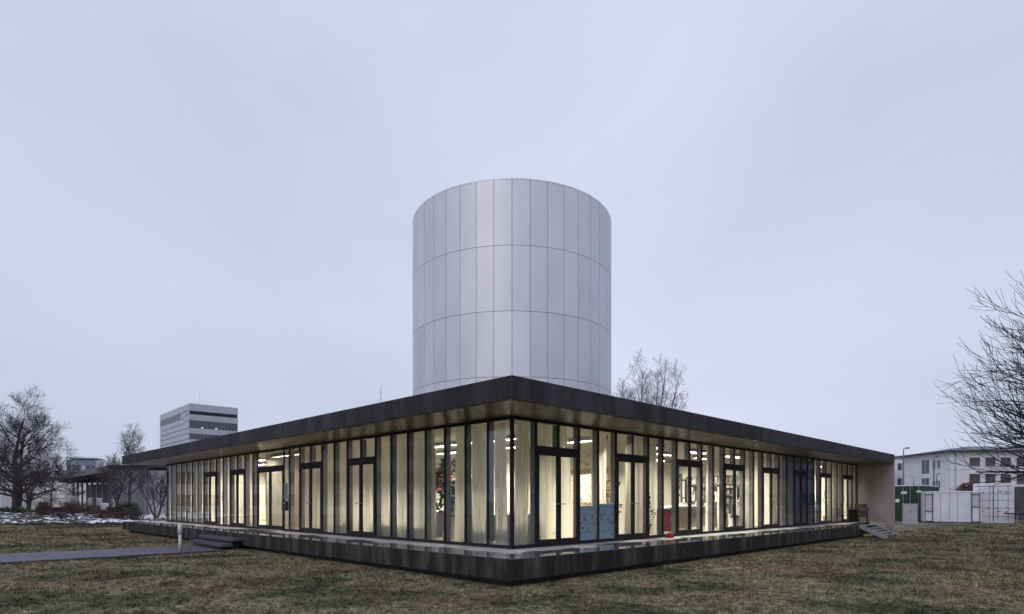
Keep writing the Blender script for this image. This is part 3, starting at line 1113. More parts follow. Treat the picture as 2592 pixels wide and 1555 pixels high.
o = furniture('stool', 'yellow stool with red seat behind the fourth right glass door', 'stool', 'R', 11.25, 0.75)
MB().prism([(0.17 * c, 0.17 * s) for c, s in circ[::5]], 0.62, 0.66).build('seat', M['red'], o)
for k in range(4):
    a = math.pi / 4 + k * math.pi / 2
    MB().tube([(0.22 * math.cos(a), 0.22 * math.sin(a), 0), (0.12 * math.cos(a), 0.12 * math.sin(a), 0.62)], 0.016, 6).build('leg', M['yellow'], o)
m = MB()
for k in range(4):
    a, b2 = math.pi / 4 + k * math.pi / 2, math.pi / 4 + (k + 1) * math.pi / 2
    m.tube([(0.19 * math.cos(a), 0.19 * math.sin(a), 0.2), (0.19 * math.cos(b2), 0.19 * math.sin(b2), 0.2)], 0.01, 5)
m.build('foot_ring', M['yellow'], o)

o = furniture('ceiling_rail', 'dark double rail with a bent arm hanging under the workshop ceiling', 'rail', 'R', 11.0, 1.5)
for y in (0, 0.25):
    MB().tube([(-1.3, y, 2.55), (1.2, y, 2.55)], 0.03, 6).build('rail', M['black'], o)
MB().tube([(1.1, 0.12, 2.55), (1.1, 0.12, 1.95), (0.75, 0.12, 1.2), (0.6, 0.1, 0.95)], [0.035, 0.03, 0.03, 0.02], 7).build('arm', M['black'], o)
for x in (-1.2, 1.1):
    MB().tube([(x, 0.12, 2.55), (x, 0.12, 3.05)], 0.02, 6).build('hanger', M['black'], o)


def office_chair(label, s, n, turn):
    o = furniture('office_chair', label, 'chair', 'R', s, n, turn)
    me = MB()
    for k in range(5):
        a = k * 2 * math.pi / 5
        me.tube([(0, 0, 0.09), (0.28 * math.cos(a), 0.28 * math.sin(a), 0.05)], 0.018, 5)
    me.build('base', M['black'], o)
    MB().tube([(0, 0, 0.08), (0, 0, 0.43)], 0.025, 8).build('column', M['steel'], o)
    MB().prism([(-0.22, -0.2), (0.22, -0.2), (0.24, 0.05), (0.2, 0.24), (-0.2, 0.24), (-0.24, 0.05)], 0.43, 0.51).build('seat', M['black'], o)
    MB().extr([(0.20, 0.58), (0.25, 0.58), (0.30, 1.12), (0.24, 1.12)], 'x', -0.21, 0.21).build('backrest', M['black'], o)
    MB().extr([(0.25, 1.18), (0.31, 1.18), (0.32, 1.38), (0.27, 1.38)], 'x', -0.12, 0.12).build('headrest', M['black'], o)
    MB().tube([(0, 0.2, 0.47), (0, 0.29, 0.6), (0, 0.29, 1.2)], 0.02, 6).build('back_post', M['black'], o)


office_chair('dark high-backed chair standing in for an unclear silhouette behind the seventh right glass door', 21.0, 0.75, R(200))  # chair shape stands in for a dark silhouette of unknown kind
office_chair('black office chair behind the bay before the fifth right door', 13.75, 0.9, R(20))

o = furniture('monitor', 'dark computer monitor on a white stand behind the fifth right glass door', 'monitor', 'R', 14.15, 0.9)
box(-0.3, 0.3, 0, 0.03, 1.25, 1.62).build('screen', M['black'], o)
box(-0.04, 0.04, 0.031, 0.07, 0.75, 1.45).build('stand', M['white'], o)
box(-0.3, 0.3, -0.1, 0.4, 0, 0.749).build('pedestal', M['white'], o)

# clutter of the workshop
g = random.Random(19)
for k in range(9):
    sx = 7.0 + k * 1.05 + g.uniform(-0.2, 0.2)
    nn, w, d, h = g.uniform(1.9, 4.2), g.uniform(0.35, 0.7), g.uniform(0.3, 0.5), g.uniform(0.4, 1.25)
    o = furniture('storage_box', f'stacked storage box in the bright workshop behind the right front, {ORD[k]} from the corner', 'box', 'R', sx, nn, g.uniform(-0.3, 0.3), 'boxes in the workshop')
    box(-w / 2, w / 2, 0, d, 0, h).build('body', M[g.choice(['card', 'desk', 'black', 'white', 'orange'])], o)
    box(-w / 2 - 0.01, w / 2 + 0.01, -0.01, d + 0.01, h + 0.001, h + 0.05).build('lid', M[g.choice(['card', 'desk', 'white'])], o)
for k, (sx, nn, hh) in enumerate(((7.4, 2.4, 2.3), (8.6, 2.0, 2.6), (12.4, 2.6, 2.2), (13.2, 3.0, 2.0), (22.2, 2.4, 2.1), (24.0, 2.6, 1.9))):
    o = furniture('steel_rig', f'tall dark test rig standing in the workshop, {ORD[k]} from the glass corner', 'machine', 'R', sx, nn, 0.3 * k, 'test rigs in the workshop')
    for x in (-0.4, 0.4):
        box(x - 0.03, x + 0.03, 0, 0.06, 0, hh).build('upright', M['black'], o)
    for z in (0.5, 1.2, hh - 0.06):
        box(-0.369, 0.369, 0.005, 0.055, z, z + 0.06).build('crossbar', M['black'], o)
    for j in range(4):
        z = 0.7 + 0.35 * j
        box(-0.3 + 0.13 * j, 0.0 + 0.13 * j, 0.06, 0.3, z, z + g.uniform(0.1, 0.26)).build('device', M[g.choice(['desk', 'steel', 'black', 'orange', 'white'])], o)
    MB().tube([(-0.3, 0.1, hh), (0.1, 0.2, hh - 0.5), (0.3, 0.1, hh - 1.1), (0.1, 0.2, 0.7)], 0.012, 5).build('cable', M['black'], o)
for k, (side, sx, nn, ww, hh, zz, mt) in enumerate((('L', 2.2, 5.59, 1.2, 0.9, 1.6, 'paper'), ('L', 7.0, 5.59, 0.9, 1.2, 1.5, 'paper'), ('R', 9.2, 5.59, 1.6, 1.0, 1.5, 'paper'), ('R', 12.0, 5.59, 1.2, 0.8, 1.7, 'paper'),
                                                    ('R', 14.6, 5.59, 0.8, 1.1, 1.5, 'beige'), ('R', 22.6, 5.59, 1.2, 0.9, 1.6, 'paper'))):
    poster(f"large printed sheet on the inner wall behind the {'left' if side == 'L' else 'right'} front, {ORD[k]} of six", side, sx, nn, zz, ww, hh, mt, 'y' if side == 'L' else 'x')

# things on the lobby glass and wall
o = tag(box(-0.012, 0, -0.17, 0.17, 0, 0.44).build('notice_poster', M['white'], None, False, F2W('L', 12.55, 1.69, 1.75), R(45)),
        'black and white notice on the beige wall behind the entrance door', 'poster')
for y in (-0.155, 0.015):
    q = box(-0.016, -0.013, y, y + 0.14, 0.02, 0.42).build('print_field', M['black'], o)
    box(-0.019, -0.0165, y + 0.05, y + 0.09, 0.05, 0.38).build('print_figure', M['white'], q)
tag(box(-0.012, 0, -0.11, 0.11, 0, 0.31).build('paper_sheet', M['desk'], None, False, F2W('L', 12.55, 1.69, 2.26), R(45)), 'grey paper sheet pinned above the black and white notice', 'paper')
tag(box(-0.02, 0, -0.15, 0.15, 0, 0.62).build('sign_board', pmat('teal_grey_sign', (0.22, 0.30, 0.31), (0.16, 0.22, 0.24), 14, 0.4), None, False, F2W('L', 11.85, -0.02, 1.68), R(45)),
    'grey green sign board on the sidelight beside the entrance door', 'sign')
o = tag(box(-0.09, 0, -0.18, 0.18, 0, 0.36).build('mailbox', M['black'], None, False, F2W('L', 11.85, -0.02, 1.28), R(45)),
        'black mailbox below the sign board at the entrance', 'mailbox')
box(-0.094, -0.0905, -0.14, 0.14, 0.26, 0.29).build('letter_slot', M['steel'], o)

# ------------------------------------------------------------------ on and by the terrace
def stud(label, x, y):
    o = thing('terrace_spotlight', label, 'spotlight', W(x, y, Z_SLAB), R(45), 'small spotlights along the terrace edge')
    MB().prism([(0.045 * c, 0.045 * s) for c, s in circ[::8]], 0, 0.012).build('base', M['steel'], o)
    MB().tube([(0, 0, 0.012), (0, 0, 0.045)], 0.012, 6).build('stem', M['steel'], o)
    MB().tube([(-0.045, 0, 0.065), (-0.02, 0, 0.065), (0.035, 0, 0.065), (0.045, 0, 0.065)], [0.02, 0.034, 0.034, 0.026], 10).build('head', M['steel'], o)


stud('small steel spotlight at the very corner of the terrace, nearer the left front', 0.22, 0.42)
stud('small steel spotlight at the very corner of the terrace, nearer the right front', 0.42, 0.22)
for k, y in enumerate((2.6, 4.9, 7.2, 9.5)):
    stud(f'small steel spotlight on the left terrace edge, {ORD[k]} from the corner pair', 0.2, y)
for k, x in enumerate((2.4, 4.9, 7.2, 9.5, 12.0)):
    stud(f'small steel spotlight on the right terrace edge, {ORD[k]} from the corner pair', x, 0.2)

o = thing('red_bag', 'small red bag on the terrace before the third right door', 'bag', W(OV + 6.45, OV - 0.35, Z_SLAB), R(45))
MB().extr([(-0.09, 0), (0.09, 0), (0.07, 0.1), (0.02, 0.15), (-0.03, 0.15), (-0.08, 0.1)], 'x', -0.10, 0.10).build('body', M['red'], o)
MB().tube([(-0.06, 0, 0.14), (-0.04, 0, 0.20), (0.04, 0, 0.20), (0.06, 0, 0.14)], 0.010, 5).build('handle', M['red'], o)
tag(MB().prism([(-0.3, -0.12), (0.26, -0.16), (0.3, 0.1), (-0.24, 0.15)], 0, 0.012).build('white_tray', M['white'], None, False, W(OV + 5.9, OV - 0.45, Z_SLAB + 0.002), R(45)),
    'flat white tray lying on the terrace beside the red bag', 'tray')

# table by the end wall
o = thing('timber_table', 'old dark timber table standing against the end wall', 'table', W(27.0, 1.35, Z_SLAB), R(45))
for k in range(5):
    box(-0.85, 0.95, -0.32 + k * 0.13, -0.20 + k * 0.13, 0.72, 0.76).build('plank', M['wood'], o)
for x in (-0.7, 0.74):
    for y in (-0.28, 0.24):
        box(x, x + 0.07, y, y + 0.07, 0, 0.719).build('leg', M['wood'], o)
box(-0.62, 0.73, -0.27, -0.24, 0.28, 0.66).build('apron', M['wood'], o)
box(-0.62, 0.73, 0.25, 0.28, 0.10, 0.66).build('apron', M['wood'], o)
o = thing('timber_crate', 'dark timber crate resting on the old table', 'crate', W(27.5, 1.35, Z_SLAB + 0.761), R(45))
for y in (-0.2, 0.17):
    box(-0.3, 0.42, y, y + 0.03, 0, 0.2).build('side_board', M['wood'], o)
for x in (-0.3, 0.39):
    box(x, x + 0.03, -0.168, 0.168, 0, 0.2).build('end_board', M['wood'], o)
box(-0.268, 0.388, -0.168, 0.168, 0, 0.02).build('bottom', M['wood'], o)

# metal stair at the notch
o = thing('metal_stair', 'light steel stair leaning on the terrace end by the wall', 'stair', W(22.3, 0, 0), R(45))
for x in (0.0, 1.95):
    MB().extr([(0.0, 0.40), (0.0, 0.545), (-0.12, 0.545), (-1.12, 0.06), (-1.12, -0.05), (-0.98, -0.05)], 'x', x, x + 0.05).build('stringer', M['steel'], o)
box(0.052, 1.948, -0.24, -0.004, 0.515, 0.54).build('landing_plate', M['steel'], o)
for k in range(4):
    y = -0.36 - k * 0.2
    box(0.052, 1.948, y - 0.09, y + 0.02, 0.41 - k * 0.098, 0.43 - k * 0.098).build('tread', M['steel'], o)

# bollard light
bx_ = at(456, 19.6)
o = thing('bollard_light', 'slim white bollard light standing beside the paved path', 'bollard', (bx_, 19.6, -0.04))
MB().tube([(0, 0, 0), (0, 0, 0.62)], 0.048, 16).build('post', pmat('grey_post', (0.62, 0.62, 0.66), None, 4, 0.4), o, True)
MB().tube([(0, 0, 0.621), (0, 0, 0.90), (0, 0, 0.93)], [0.072, 0.072, 0.062], 16).build('lamp_head', M['white'], o, True)

# ------------------------------------------------------------------ trees
def tree_mesh(seed, h, spread, trunk_r, levels=4, first=0.25, n1=9, n2=8, n3=7, n4=5, up=0.25, rise=0.55, leaders=1, lean=(0, 0), gnarl=0.16, twig=0.012, drop=0.0, bias=None, fork=0.0, tip=3, curl=0.8, taper=0.62, up0=0.12, along=0.75, aside=0.8):
    """returns (trunk MB, crown MB) of a leafless tree rooted at the origin"""
    g = random.Random(seed)
    tr, cr = MB(), MB()

    def branch(p, d, ln, r, lv):
        steps = 8 if lv == 0 else (6 if lv == 1 else (5 if lv == 2 else tip))
        pts, rad = [p.copy()], [r]
        dd = d.normalized()
        for k in range(steps):
            j = Vector((g.gauss(0, 1), g.gauss(0, 1), g.gauss(0, 0.7))) * gnarl * (0.5 if lv == 0 else 1.0)
            dd = (dd + j + Vector((0, 0, (up if lv > 0 else up0) * (1 if lv < 2 else curl)))).normalized()
            p = p + dd * (ln / steps)
            pts.append(p.copy())
            f = (k + 1) / steps
            rad.append(max(r * (1 - f * (0.82 if lv else 0.86)), twig * 0.45))
        (tr if lv <= 1 else cr).tube(pts, rad, 7 if lv == 0 else (5 if lv == 1 else 3), cap=lv <= 1)
        if lv >= levels:
            return
        n = (n1, n2, n3, n4)[lv]
        lo = first if lv == 0 else 0.18
        for k in range(n):
            f = lo + (1 - lo) * ((k + g.random() * 0.8) / n)
            f = min(f, 0.98)
            q = f * steps
            i = min(int(q), steps - 1)
            a = pts[i].lerp(pts[i + 1], q - i)
            ax = (pts[i + 1] - pts[i]).normalized()
            if bias and lv == 0:
                t = bias[0] + g.uniform(-bias[1], bias[1])
            else:
                t = k * 2.4 + g.uniform(-0.6, 0.6) + seed
            if lv == 0:
                side = Vector((math.cos(t), math.sin(t), 0))
                ang = rise * (0.55 + 0.75 * f) - drop * (1 - f)
                nd = side * math.cos(ang) + Vector((0, 0, 1)) * math.sin(ang)
                l2 = spread * (1.15 - taper * f) * g.uniform(0.8, 1.15)
            else:
                o1 = ax.orthogonal().normalized()
                side = o1 * math.cos(t) + ax.cross(o1) * math.sin(t)
                nd = (ax * along + side * aside)
                l2 = ln * (0.62 - 0.28 * f) * g.uniform(0.75, 1.25)
            r0 = r * (1 - f * 0.84)
            branch(a, nd, l2, max(min(r0 * 0.62, r0), twig * (1.0 if lv < 2 else 0.7)), lv + 1)

    for k in range(leaders):
        a = 6.28 * k / leaders + seed
        fk = fork * (g.uniform(0.25, 1.25) if leaders > 4 else 1.0)
        a += g.uniform(-0.5, 0.5) if leaders > 4 else 0
        d = Vector((lean[0] + fk * math.cos(a), lean[1] + fk * math.sin(a), 1))
        branch(Vector((0, 0, -0.1)), d, h * (1.0 if k == 0 else g.uniform(0.82, 0.95)), trunk_r * (1 if k == 0 else 0.8), 0)
    return tr, cr


def tree(name, label, loc, mat='bark', group='bare winter trees', **kw):
    o = thing(name, label, 'tree', loc, 0, group)
    tr, cr = tree_mesh(**kw)
    tr.build('trunk', M[mat], o, True)
    cr.build('crown', M[mat], o)
    return o


tree('bare_tree', 'tall bare winter tree with twin leaders at the left edge', (at(44, 60), 60, 0), seed=4, h=9.7, spread=5.4, trunk_r=0.36, leaders=2, fork=0.13, first=0.22,
     n1=13, n2=9, n3=8, n4=5, rise=0.45, up=0.12, twig=0.016)
tree('bare_tree', 'lower bare tree with a short forked trunk beside the tallest tree', (at(74, 57), 57, 0), seed=15, h=5.8, spread=4.3, trunk_r=0.19, leaders=2, fork=0.22, first=0.2,
     n1=10, n2=9, n3=7, n4=4, rise=0.4, up=0.10, twig=0.013)
tree('bare_tree', 'bare tree behind the shrubs, left of the pavilion roof tip', (at(325, 55), 55, 0), seed=23, h=6.8, spread=3.0, trunk_r=0.16, first=0.28, n1=13, n2=8, n3=7, n4=4, rise=0.75, up=0.18, twig=0.012)
tree('bare_tree', 'smaller bare tree leaning left behind the dark evergreen shrub', (at(285, 58), 58, 0), seed=31, h=5.6, spread=3.0, trunk_r=0.12, leaders=2, fork=0.3, first=0.25, n1=10, n2=8, n3=6, n4=3, rise=0.7, up=0.16, twig=0.011)
tree('bare_tree', 'small bare goblet shaped tree just left of the glass front', (at(397, 47), 47, 0.15), seed=8, h=3.7, spread=1.7, trunk_r=0.10, leaders=4, fork=0.42, first=0.30, n1=6, n2=7, n3=5, n4=3, rise=0.75, up=0.20, twig=0.012)
tree('bare_tree', 'bare tree with bark paled for haze, rising behind the pavilion roof right of the tower', (at(1625, 78), 78, 0), 'bark_hazed', seed=12, h=19.3, spread=5.6, taper=0.75, trunk_r=0.24, leaders=9, fork=0.30, first=0.40,
     n1=8, n2=6, n3=5, n4=3, rise=0.85, up=0.07, up0=0.02, twig=0.018, along=0.95, aside=0.75, gnarl=0.10)
tree('bare_tree', 'dark bare tree reaching in from the right edge with upturned branch tips', (18.3, 17.4, 0), 'bark_dark', seed=41, h=6.1, spread=3.7, taper=0.22, trunk_r=0.26, first=0.40,
     n1=30, n2=10, n3=6, n4=4, rise=0.20, drop=0.16, up=0.02, curl=4.5, tip=5, twig=0.0125, gnarl=0.085, levels=3, along=1.0, aside=0.55, bias=(math.pi, 1.5))

# ------------------------------------------------------------------ left background
# rubble bed with snow remains
m, t, b = new_mat('rubble_with_snow')
tcn = t.nodes.new('ShaderNodeTexCoord')
gm = t.nodes.new('ShaderNodeNewGeometry')
sp = t.nodes.new('ShaderNodeSeparateXYZ')
t.links.new(gm.outputs['Normal'], sp.inputs[0])
n1 = t.nodes.new('ShaderNodeTexNoise')
n1.inputs['Scale'].default_value = 0.45
n1.inputs['Detail'].default_value = 5
t.links.new(tcn.outputs['Object'], n1.inputs['Vector'])
ad = t.nodes.new('ShaderNodeMath')
ad.operation = 'MULTIPLY_ADD'
ad.inputs[1].default_value = 1.9
t.links.new(n1.outputs['Fac'], ad.inputs[0])
t.links.new(sp.outputs['Z'], ad.inputs[2])
mr = t.nodes.new('ShaderNodeMapRange')
mr.inputs['From Min'].default_value = 1.80
mr.inputs['From Max'].default_value = 1.90
t.links.new(ad.outputs[0], mr.inputs['Value'])
mxn = t.nodes.new('ShaderNodeMix')
mxn.data_type = 'RGBA'
mxn.inputs['A'].default_value = (0.075, 0.068, 0.066, 1)
mxn.inputs['B'].default_value = (0.72, 0.74, 0.80, 1)
t.links.new(mr.outputs['Result'], mxn.inputs['Factor'])
t.links.new(mxn.outputs['Result'], b.inputs['Base Color'])
b.inputs['Roughness'].default_value = 0.8
M['rubble'] = m
bm = bmesh.new()
g = random.Random(5)
for k in range(620):
    Y = g.uniform(43.0, 51.0)
    X = g.uniform(at(-120, Y), at(425, Y))
    r = g.uniform(0.10, 0.34)
    z = 0.02 + (Y - 43.0) * 0.055 * (1.15 if X < -33 else 0.75)
    mtx = Matrix.Translation((X, Y, z)) @ Matrix.Rotation(g.random() * 6.28, 4, 'Z') @ Matrix.Rotation(g.uniform(-0.4, 0.4), 4, 'X') @ Matrix.Diagonal((r * g.uniform(0.8, 1.8), r, r * g.uniform(0.4, 0.8), 1))
    ret = bmesh.ops.create_icosphere(bm, subdivisions=1, radius=1.0, matrix=mtx)
    for v in ret['verts']:
        v.co += Vector((g.uniform(-1, 1), g.uniform(-1, 1), g.uniform(-1, 1))) * r * 0.22
# the earth bank they lie on
prof = []
xs = np.linspace(-56, at(428, 47), 40)
for x in xs:
    prof.append([bm.verts.new((x, 42.6, -0.06)), bm.verts.new((x, 44.5, 0.10 + 0.05 * g.random())), bm.verts.new((x, 48.0, 0.26 + 0.08 * g.random())), bm.verts.new((x, 52.0, 0.42 + 0.1 * g.random())), bm.verts.new((x, 54.0, -0.06))])
for p, q in zip(prof[:-1], prof[1:]):
    for k in range(4):
        bm.faces.new((p[k], q[k], q[k + 1], p[k + 1]))
me = bpy.data.meshes.new('rubble')
bm.normal_update()
bm.to_mesh(me)
bm.free()
me.materials.append(M['rubble'])
o = link('rubble', me)
o['label'] = 'rubble bank with patches of old snow along the lawn edge'
setting(o, 'stuff')
setting(box(-60, at(312, 42.3), 42.2, 42.45, -0.08, 0.07).build('kerb', M['slab_edge']))


def bush(name, label, loc, rx, ry, h, nleaf, mat, leaf=0.1, seed=1, group=None):
    g = random.Random(seed)
    o = thing(name, label, 'shrub', loc, 0, group)
    st, lf = MB(), MB()
    for k in range(8):
        a = g.random() * 6.28
        st.tube([(0.1 * rx * math.cos(a), 0.1 * ry * math.sin(a), -0.1), (0.5 * rx * math.cos(a), 0.5 * ry * math.sin(a), h * 0.8)], [0.025, 0.008], 4)
    for k in range(nleaf):
        a, e = g.random() * 6.28, g.random()
        rr = g.random() ** 0.45
        lump = 0.8 + 0.3 * mnoise.noise((math.cos(a) * 2 + seed, math.sin(a) * 2, e * 3))
        c = Vector((rx * rr * math.cos(a) * math.sqrt(1 - e * e * 0.9) * lump, ry * rr * math.sin(a) * math.sqrt(1 - e * e * 0.9) * lump, h * e * lump))
        d = Vector((g.gauss(0, 1), g.gauss(0, 1), g.gauss(0.3, 1))).normalized()
        q = d.orthogonal().normalized()
        l2 = leaf * g.uniform(0.6, 1.4)
        lf.face(c, c + d * l2 * 0.5 + q * l2 * 0.25, c + d * l2, c + d * l2 * 0.5 - q * l2 * 0.25)
    st.build('stem', M['bark'], o)
    lf.build('foliage', M[mat], o)
    return o


def twig_shrub(label, loc, rx, h, n, mat, seed):
    g = random.Random(seed)
    o = thing('twiggy_shrub', label, 'shrub', loc, 0, 'leafless shrubs on the rubble bank')
    st, tw = MB(), MB()
    for k in range(n):
        a = g.random() * 6.28
        r = g.random() ** 0.7
        b0 = Vector((0.45 * rx * r * math.cos(a), 0.25 * rx * r * math.sin(a), 0))
        tp = Vector((rx * r * math.cos(a), 0.5 * rx * r * math.sin(a), h * g.uniform(0.6, 1.05)))
        md = b0.lerp(tp, 0.5) + Vector((g.gauss(0, 0.06), g.gauss(0, 0.06), 0.1 * h))
        (st if k < n // 4 else tw).tube([b0, md, tp], [0.014, 0.009, 0.004], 3, cap=False)
        for j in range(4):
            p = md.lerp(tp, g.random())
            q = p + Vector((g.gauss(0, 0.16), g.gauss(0, 0.16), g.uniform(0.05, 0.3)))
            tw.tube([p, q], [0.007, 0.003], 3, cap=False)
    st.build('stem', M['bark'], o)
    tw.build('twigs', M[mat], o)


bush('evergreen_shrub', 'dark evergreen shrub in front of the canopy building, left of the small tree', (at(318, 50.5), 50.5, 0.3), 1.6, 1.0, 1.35, 2600, 'leaf', 0.16, 3)
bush('evergreen_shrub', 'low dark evergreen shrub at the left end of the larger evergreen', (at(283, 50), 50, 0.3), 0.8, 0.7, 0.85, 1200, 'leaf', 0.15, 4)
for k, (px, Y, rx, h, n, mt, lab) in enumerate((
        (112, 49, 0.85, 1.35, 110, 'twig_red', 'reddish leafless shrub below the slatted bench at the far left'),
        (186, 50, 1.3, 1.25, 150, 'twig_red', 'wide reddish leafless shrub in front of the first canopy columns'),
        (222, 49, 1.2, 0.95, 120, 'twig_red', 'low reddish leafless shrub below the white boards'),
        (258, 47, 1.0, 0.75, 100, 'twig_red', 'small leafless shrub below the evergreen shrub'),
        (310, 46, 1.2, 0.6, 110, 'twig_red', 'low red leafless shrub on the bank left of the small tree'),
        (345, 45.5, 0.8, 0.5, 70, 'bark', 'sparse brown twigs on the bank beside the small tree'),
        (150, 46.5, 0.9, 0.55, 80, 'bark', 'sparse brown twigs on the snowy bank at the left'))):
    twig_shrub(lab, (at(px, Y), Y, 0.02 + (Y - 43) * 0.05), rx, h, n, mt, 60 + k)
# tufts in the lawn by the bank
for k, (px, Y) in enumerate(((145, 37.5), (215, 37.8), (262, 38.2))):
    g = random.Random(k)
    o = thing('grass_tuft', f'dark dry tuft on the lawn before the snowy bank, {ORD[k]} from the left', 'tuft', (at(px, Y), Y, -0.03), 0, 'dark tufts in the lawn')
    m1, m2 = MB(), MB()
    for j in range(260):
        x, y = g.gauss(0, 0.7), g.gauss(0, 0.25)
        (m1 if j % 2 else m2).face((x - 0.012, y, 0), (x + 0.012, y, 0), (x + g.gauss(0, 0.08), y + g.gauss(0, 0.08), g.uniform(0.08, 0.26)))
    m1.build('stalks', M['bark'], o)
    m2.build('blades', M['dry_leaf'], o)
bush('clipped_hedge', 'dark low hedge running out at the left edge behind the snowy bank', (at(30, 53.5), 53.5, 0.1), 4.6, 0.5, 1.05, 3600, 'leaf', 0.14, 21)
# brown leafed low boughs of the beech
o = thing('beech_tree', 'young beech keeping rusty brown leaves, right of the tall bare tree', 'tree', (at(128, 64), 64, 0))
tr, cr = tree_mesh(seed=77, h=5.2, spread=3.6, trunk_r=0.11, first=0.35, n1=9, n2=7, n3=5, n4=3, rise=0.25, up=0.02, twig=0.012, levels=3)
tr.build('trunk', M['bark'], o, True)
cr.build('twigs', M['bark'], o)
g = random.Random(8)
lf = MB()
for k in range(2600):
    p = Vector(cr.v[g.randrange(len(cr.v))])
    if p.z < 2.2 or g.random() > 0.9:
        continue
    p += Vector((g.gauss(0, 0.08), g.gauss(0, 0.08), g.gauss(0, 0.06)))
    d = Vector((g.gauss(0, 1), g.gauss(0, 1), g.gauss(-0.3, 0.6))).normalized() * 0.13
    q = d.orthogonal().normalized() * 0.04
    lf.face(p, p + d * 0.5 + q, p + d, p + d * 0.5 - q)
lf.build('crown', M['dry_leaf'], o)

# low building with the projecting canopy
M['dark_cladding'] = pmat('dark_green_cladding', (0.035, 0.045, 0.045), (0.025, 0.032, 0.036), 2, 0.6, spec=0.2)
M['canopy'] = pmat('canopy_metal', (0.055, 0.06, 0.055), (0.08, 0.085, 0.075), 1.5, 0.5)
M['column'] = pmat('column_grey', (0.22, 0.24, 0.27), (0.17, 0.19, 0.22), 4, 0.5)
M['bluegrey'] = pmat('blue_grey_wall', (0.26, 0.27, 0.34), (0.20, 0.21, 0.27), 0.6, 0.6)
M['pale_wall'] = pmat('pale_render', (0.48, 0.49, 0.55), (0.42, 0.43, 0.50), 0.8, 0.7)
M['far_glass'] = pmat('dark_window', (0.035, 0.045, 0.06), (0.06, 0.075, 0.10), 1.5, 0.08, spec=0.7)
M['dull_glass'] = pmat('dull_dark_window', (0.03, 0.035, 0.045), (0.05, 0.055, 0.07), 1.5, 0.5, spec=0.2)
cb = thing('canopy_building', 'low dark building with a projecting roof on slim columns, left of the pavilion', 'building', (-47.0, 74.5, 0), R(45))
# frame: +y runs away to the left, +x inwards; front line at x = 0
box(2.2, 16, 0, 38, 0, 4.3).build('wall', M['dark_cladding'], cb)
MB().extr([(-2.2, 5.15), (16, 4.35), (16, 5.0), (-2.2, 5.95)], 'y', -1.0, 42.0).build('roof', M['canopy'], cb)
for k in range(11):
    y = 1.0 + k * 3.6
    box(-0.02, 0.22, y, y + 0.24, 0, 5.0).build('column', M['column'], cb)
    box(-1.9, 2.2, y + 0.04, y + 0.2, 4.62, 4.98).build('rafter', M['canopy'], cb)
for k in range(10):
    y = 1.6 + k * 3.6
    w = box(2.12, 2.19, y, y + 2.6, 0.4, 3.9).build('window', M['dull_glass'], cb)
    box(2.08, 2.118, y + 1.26, y + 1.34, 0.4, 3.9).build('mullion', M['column'], w)

hall = thing('grey_hall', 'plain blue grey hall behind the small goblet tree', 'building', (at(365, 66), 66, 0))
box(-3.8, 0.3, 0, 12, 0, 5.2).build('wall', M['bluegrey'], hall)
box(0.302, 5.5, 0.2, 12, 0, 5.0).build('wall', M['pale_wall'], hall)
box(-4.0, 5.7, -0.2, 12.2, 5.202, 5.55).build('roof_edge', M['dark_cladding'], hall)
d = box(-0.9, -0.1, -0.05, -0.002, 0, 3.2).build('door', M['column'], hall)
box(-0.2, -0.14, -0.1, -0.051, 1.2, 1.5).build('handle', M['steel'], d)
for k in range(3):
    box(0.5 + k * 1.6, 0.53 + k * 1.6, 0.16, 0.199, 0, 5.0).build('joint', M['column'], hall)

wh = thing('white_hall', 'long white hall seen through the bare trees at the far left', 'building', (-104, 112, 0))
box(0, 25, 0, 14, 0, 5.6).build('wall', M['white'], wh)
MB().extr([(-0.3, 5.6), (14.3, 5.6), (7, 7.6)], 'x', -0.3, 25.3).build('roof', M['bluegrey'], wh)
for k in range(6):
    w = box(1.2 + k * 4.0, 3.6 + k * 4.0, -0.05, -0.002, 0.3, 3.6).build('gate', M['pale_wall'], wh)
    box(1.2 + k * 4.0, 3.6 + k * 4.0, -0.08, -0.051, 3.5, 3.66).build('lintel', M['column'], w)

# small white boards on posts in front of the canopy
for k, (px, Y, z0, z1, w) in enumerate(((188, 66, 1.2, 2.0, 0.9), (228, 66, 1.15, 1.85, 0.5), (252, 66, 1.1, 1.85, 0.6), (266, 64, 0.7, 1.3, 0.8), (291, 66, 0.9, 1.75, 0.35))):
    o = thing('white_board', f'small white board on a post before the dark columns, {ORD[k]} from the left', 'sign', (at(px, Y), Y, 0), R(-10 + 7 * k), 'white boards before the canopy')
    box(-w / 2, w / 2, -0.03, 0, z0, z1).build('panel', M['white'], o)
    for x in (-w / 3, w / 3):
        box(x - 0.03, x + 0.03, 0.001, 0.06, 0, z1 - 0.1).build('post', M['column'], o)
    MB().extr([(-0.02, z1 + 0.002), (0.05, z1 + 0.002), (0.05, z1 + 0.1)], 'x', -w / 2, w / 2).build('hood', M['white'], o)

o = thing('slatted_bench', 'dark slatted bench back beside the trees at the far left', 'bench', (at(110, 56), 56, 0.3), R(8))
for k in range(3):
    box(-0.45, 0.45, 0, 0.04, 0.62 + k * 0.22, 0.78 + k * 0.22).build('slat', M['wood'], o)
for k in range(2):
    box(-0.45, 0.45, -0.42 + k * 0.2, -0.26 + k * 0.2, 0.44, 0.48).build('seat_slat', M['wood'], o)
for x in (-0.4, 0.36):
    box(x, x + 0.04, 0.041, 0.08, 0, 1.2).build('leg', M['black'], o)
    box(x, x + 0.04, -0.4, -0.36, 0, 0.439).build('leg', M['black'], o)


